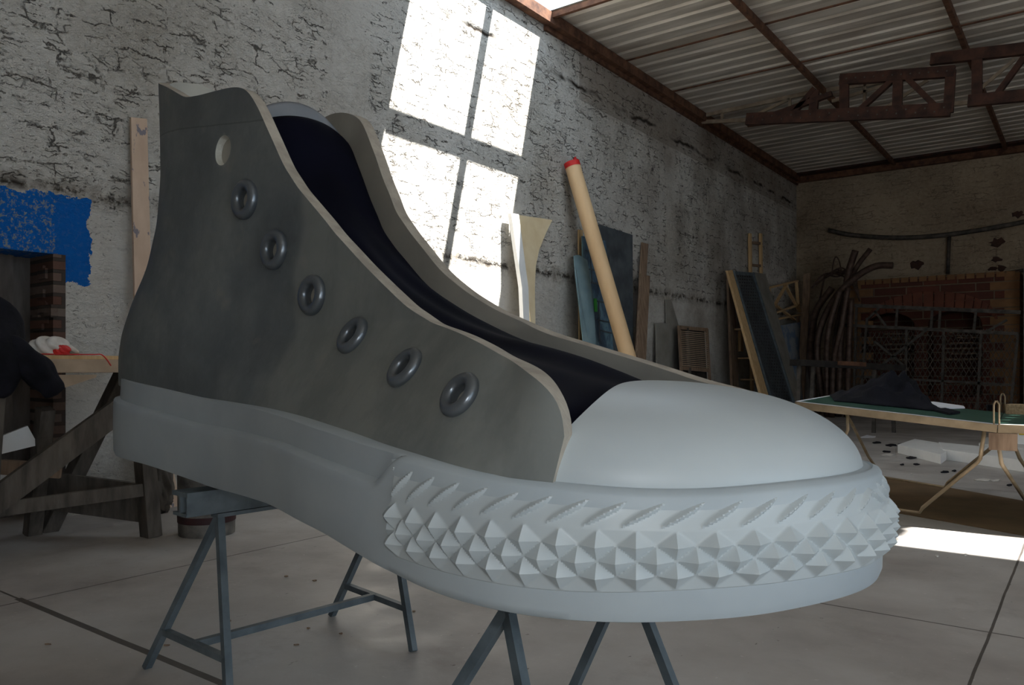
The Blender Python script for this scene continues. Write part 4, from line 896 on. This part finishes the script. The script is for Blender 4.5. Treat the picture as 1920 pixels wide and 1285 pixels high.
for nm, a_, b_, w_ in (('top_chord',(1310,219),(1523,173),.07),('top_chord',(1523,173),(1680,150),.07),('bottom_chord',(1312,229),(1470,222),.07),('bottom_chord',(1470,218),(1990,180),.06),('diagonal',(1400,224),(1480,186),.05),('diagonal',(1655,206),(1740,150),.05),('diagonal',(1560,190),(1660,160),.05),('diagonal',(1840,165),(1902,112),.05),('hanger',(1402,236),(1560,216),.05)):
    b = MB(); b.beam(tz(*a_, Y2), tz(*b_, Y2), .05, w_); b.build(nm, bs2 if nm != 'hanger' else M['rust'], t2)
for (x0,y0),(x1,y1) in (((1354,210),(1354,226)),((1481,184),(1481,200)),((1622,158),(1620,210))): b = MB(); b.beam(tz(x0,y0,Y2), tz(x1,y1,Y2), .05, .05, up=(0,1,0)); b.build('post', bs2, t2)

# ------------------------------------------------------------------ right: table with green top, cloth, frames, floor bits
a0 = Vector(c2w(3.417, 5.499, .751)); a1 = Vector(c2w(4.26, 6.77, .76)); b0 = Vector(c2w(2.28, 6.25, .88)); b1 = Vector(c2w(3.12, 7.52, .89))
wdir = (a1-a0).normalized(); ldir = (b0-a0).normalized()
tt = thing('green_table', 'folding table with dark green top, cream edge and bent tube legs behind the toe', 'table', (a0.x, a0.y, 0))
def slab(A, B, C, D, th, m, nm, par): b = MB(); dz = W2(0,0,-th); b.hexa([A+dz, B+dz, C+dz, D+dz, A, B, C, D]); return b.build(nm, m, par)
c0 = a0+Vector((-ldir.x, -ldir.y, 0)).normalized()*1.37; c1 = a1+Vector((-ldir.x, -ldir.y, 0)).normalized()*1.37
slab(b0, a0-ldir*-.004, a1, b1, .022, M['green'], 'top_half', tt)
slab(a0-ldir*.006, c0, c1, a1-ldir*.006, .022, M['green'], 'top_half', tt)
for A, B in ((b0, a0), (b1, a1), (b0, b1), (a0-ldir*.006, c0)):
    b = MB(); b.beam(A+W2(0,0,-.03), B+W2(0,0,-.03), .03, .055); b.build('edge_frame', M['tan_steel'], tt)
b = MB()
for A, B in ((b0, a0), (b0, b1), (a0, c0)): b.beam(A+W2(0,0,.001)+(wdir*.008), B+W2(0,0,.001)+(wdir*.008), .022, .004)
b.build('white_border', M['paper'], tt)
def leg(nm, pts, r_=.014, m=M['tan_steel']): b = MB(); b.tube([tuple(p) for p in pts], r_, 10); return b.build(nm, m, tt, True)
f1 = on_floor(1724, 962, .015); f2_ = on_floor(1640, 951, .015)
leg('folding_leg', [on_d(1846,806,5.62), on_d(1838,860,5.75), on_d(1832,868,5.78), f1+W2(.02,.0,.04), f1, f2_])
g1_, g2_, g3_ = on_floor(1771, 914, .015), on_floor(1655, 895, .015), on_d(1628, 856, 7.9)
leg('folding_leg', [on_d(1874,806,6.1), on_d(1866,834,6.3), g1_+W2(.03,0,.05), g1_, g2_, g3_, on_d(1600, 800, 7.3), on_d(1588,778,7.0)], m=M['mid_wood'] if False else M['tan_steel'])
leg('folding_leg', [on_d(1879,806,5.6), on_d(1874,845,5.6), on_d(1878,870,5.55), on_floor(1930,950,.015)])
leg('folding_leg', [on_d(1905,806,6.3), on_d(1902,835,6.3), on_d(1912,860,6.3), on_floor(1960,930,.015)])
leg('folding_leg', [on_d(1588,770,6.35), on_d(1590,806,6.35), on_d(1560,880,6.5)], .012)
for p in (a0, a1):
    b = MB(); q = [p+W2(-.02,0,-.05), p+W2(-.02,0,.14), p+W2(-.01,0,.165), p+W2(.0,0,.165), p+W2(.012,0,.14), p+W2(.012,0,-.05)]; b.tube(q, .006, 8); b.build('net_bracket', M['tan_steel'], tt, True)
b = MB(); b.beam(a0+W2(-.05,0,-.12), a0+W2(.12,.0,-.12), .03, .12); b.build('hinge_box', M['mid_wood'], tt)
def on_top(x, y):                                     # point of the tilted table top seen at this pixel
    nrm = (a1-a0).cross(b0-a0).normalized(); r_ = on_d(x, y, 1.0)-Vector((0,0,EYE)); o_ = Vector((0,0,EYE)); return o_+r_*((a0-o_).dot(nrm)/r_.dot(nrm))
nrmT = (a1-a0).cross(b0-a0).normalized(); nrmT = nrmT if nrmT.z > 0 else -nrmT
# dark cloth heap: crumpled height field on the table top
H0 = on_top(1563, 752); H1 = on_top(1770, 772); dh = (H1-H0); dl = dh.normalized(); dw_ = nrmT.cross(dl).normalized()
if dw_.dot(wdir) < 0: dw_ = -dw_
Lh = dh.length; ph = np.random.default_rng(5).uniform(0, 6.28, 12); NX, NY = 90, 50; G = []; prof_x = [0, .06, .2, .36, .48, .62, .74, .84, .93, 1]; prof_h = [.0, .05, .09, .17, .25, .24, .20, .12, .03, .0]
for j in range(NY+1):
    v = j/NY; row = []
    for i in range(NX+1):
        u = i/NX; e = math.sin(math.pi*min(max(v, 0), 1))**.6; h = np.interp(u, prof_x, prof_h)*e*math.sin(math.pi*min(1,v*1.1+.0))**.3
        cr_ = (1-abs(math.sin(9*u+6*v+ph[0]+1.5*math.sin(5*v+ph[1]))))*.6+(1-abs(math.sin(14*u-11*v+ph[2]+math.sin(8*u))))*.45+(1-abs(math.sin(5*u+15*v+ph[3])))*.35
        h = h*(.66+.48*cr_)+.012*e*cr_
        wv_ = .80*(1+.18*math.sin(7*u+ph[5])); row.append(tuple(H0+dh*u+dw_*((v-.10)*wv_+.02*math.sin(13*u))+nrmT*(max(h, 0)+.004)))
    G.append(row)
b = MB(); b.grid(G); o = b.build('cloth_heap', M['black_cloth'], smooth=True); sd_ = o.modifiers.new('s', 'SOLIDIFY'); sd_.thickness = .004; sd_.offset = 1; tag(o, 'crumpled black cloth heaped on the green table', 'cloth')
def flat_on_top(px_, nm, lab, cat, m, th=.006, grp=None): 
    pts = [on_top(x, y)+nrmT*.004 for x, y in px_]; b = MB(); b.prism(pts, nrmT*th); return tag(b.build(nm, m), lab, cat, grp)
flat_on_top([(1724,757),(1750,756),(1806,764),(1809,767),(1780,768),(1730,763)], 'paper_sheets', 'white paper sheets lying on the green table right of the black cloth', 'paper', M['paper'], .01)
flat_on_top([(1748,771),(1772,769),(1800,776),(1780,779)], 'cloth_tail', 'black cloth end lying flat beside the heap on the table', 'cloth', M['black_cloth'], .015)
p = on_top(1858, 771)+nrmT*.03; b = MB(); b.box(p, (.07, .05, .055), .3); tag(b.build('black_box', M['black_cloth'], bevel=.005), 'tiny black box on the table beside the net bracket', 'box')
p = on_top(1915, 779); b = MB(); b.box(p+W2(.06,.0,.05), (.32, .18, .085), -.1); tag(b.build('chipboard_block', M['chipboard'], bevel=.003), 'rough chipboard block lying on the right of the green table', 'block')
# brown hardboard sheet on the floor
q = [on_floor(1600, 884), on_floor(1960, 948), on_floor(1990, 1018), on_floor(1600, 948)]; b = MB(); b.prism([p+W2(0,0,.001) for p in q], (0,0,.006)); tag(b.build('hardboard_sheet', M['brown_mat']), 'large brown stained hardboard sheet lying on the floor under the table', 'board')
# foam slabs
def slab_px(px_, h_, nm, lab, m, cat='foam', grp='white foam slabs on the floor', z=0):
    b = MB(); b.prism([on_floor(x, y)+W2(0,0,z+.001) for x, y in px_], (0,0,h_)); return tag(b.build(nm, m, bevel=.004), lab, cat, grp)
slab_px([(1764,871),(1683,850),(1715,838),(1790,852)], .115, 'foam_slab', 'short tapering white foam slab in front of the long one, under the table', M['white'])
slab_px([(1940,889),(1768,862),(1760,847),(1940,867)], .13, 'foam_slab', 'long white foam slab reaching the right edge of the photo', M['white'])
slab_px([(1835,838),(1850,826),(1960,836),(1960,852)], .05, 'foam_slab', 'thin white foam sheet behind the slabs at the right edge', M['white'])
wb = on_floor(1916, 838); wbk = thing('white_bucket', 'white bucket with a yellow mark at the right edge under the table', 'bucket', wb[:])
def ring2(r_, z): return [tuple(wb+W2(r_*math.cos(2*math.pi*k/32), r_*math.sin(2*math.pi*k/32), z)) for k in range(32)]
b = MB(); b.grid([ring2(0,.0), ring2(.15,.0), ring2(.17,.34), ring2(.18,.345), ring2(.18,.37), ring2(.165,.37), ring2(.14,.03), ring2(0,.03)], close=True, flip=True); b.build('body', M['white'], wbk, True, 40)
pm = (Vector((0,0,EYE))-wb); pm.z = 0; pm.normalize(); b = MB(); b.box(wb+pm*.163+W2(0,0,.22), (.02, .07, .07), math.atan2(pm.y, pm.x)); b.build('label', M['yellow'], wbk)
# scraps on the floor
def scrap(x, y, w_, h_, m, nm, lab, grp, seed, th=.004):
    r_ = np.random.default_rng(seed); c_ = on_floor(x, y); X1_, = (on_floor(x+w_, y)-c_,); Y1_ = on_floor(x, y-h_)-c_; n_ = 11
    pts = [c_+X1_*math.cos(t)*r_.uniform(.45, 1)+Y1_*math.sin(t)*r_.uniform(.35, 1)+W2(0,0,.002) for t in np.linspace(0, 2*math.pi, n_+1)[:-1]]
    b = MB(); b.prism(pts, (0,0,th)); return tag(b.build(nm, m), lab, 'scrap', grp)
for i, (x, y, w_, h_) in enumerate(((1645,831,12,2.2),(1671,836,14,2.6),(1692,834,10,1.6),(1662,848,11,2.6),(1708,859,12,3),(1692,872,5,2),(1718,872,7,2.2),(1772,886,10,2.6),(1789,884,5,2),(1893,911,6,2),(1785,901,5,1.5))):
    scrap(x, y, w_, h_, M['black_cloth'], 'black_scrap', 'small black cloth scrap on the concrete floor around the white foam slabs', 'black scraps on the floor', 60+i, .008)
scrap(1628, 820, 22, 4, M['paper'], 'paper_sheet', 'bluish white paper lying on the floor behind the toe cap', None, 90)
for i, (x, y, w_, h_) in enumerate(((1845,901,22,3),(1866,902,10,3),(1665,854,14,2.4),(1757,1044,4,2),(1810,1042,4,1.5),(1709,890,3,1))):
    scrap(x, y, w_, h_, M['cloth_white'], 'pale_scrap', 'pale crumbled scrap on the concrete floor on the right', 'pale scraps on the floor', 80+i, .006)
for i, (x, y, w_, h_) in enumerate(((578,1180,7,3),(556,1211,10,2),(776,1148,6,2.4),(537,1082,7,2),(590,1090,8,2),(640,1108,8,2),(432,1166,5,2),(640,1190,8,2.4),(90,1210,12,2),(312,1212,14,2))):
    scrap(x, y, w_*.6, h_*.6, M['mid_wood'], 'dark_chip', 'small dark wood chip on the floor around the heel trestle', 'dark chips on the floor', 120+i, .004)
# steel bench in front of the pipes
Zs = 13.5; sb_ = thing('steel_bench', 'low grey steel trestle bench between the pipes and the black cloth heap', 'trestle', (on_d(1590,690,Zs).x, on_d(1590,690,Zs).y, 0))
pL, pR = on_d(1491,680,Zs-.6), on_d(1687,690,Zs+.4); b = MB(); b.beam(pL, pR, .25, .10); b.build('top_beam', M['black_steel'], sb_)
b = MB(); b.beam(on_d(1560,683,Zs-.28)+W2(0,0,.02), on_d(1612,686,Zs+.0)+W2(0,0,.02), .27, .07); b.build('pale_block', M['rust'], sb_)
for x, Z_, dx in ((1499,Zs-.5,-3),(1525,Zs-.4,-6),(1640,Zs+.3,-2),(1672,Zs+.35,4)):
    tp = on_d(x, 686, Z_); ft = on_d(x+dx, 700, Z_); ft.z = 0; b = MB(); b.beam(ft, tp, .06, .06); b.build('leg', M['gate_steel'], sb_)
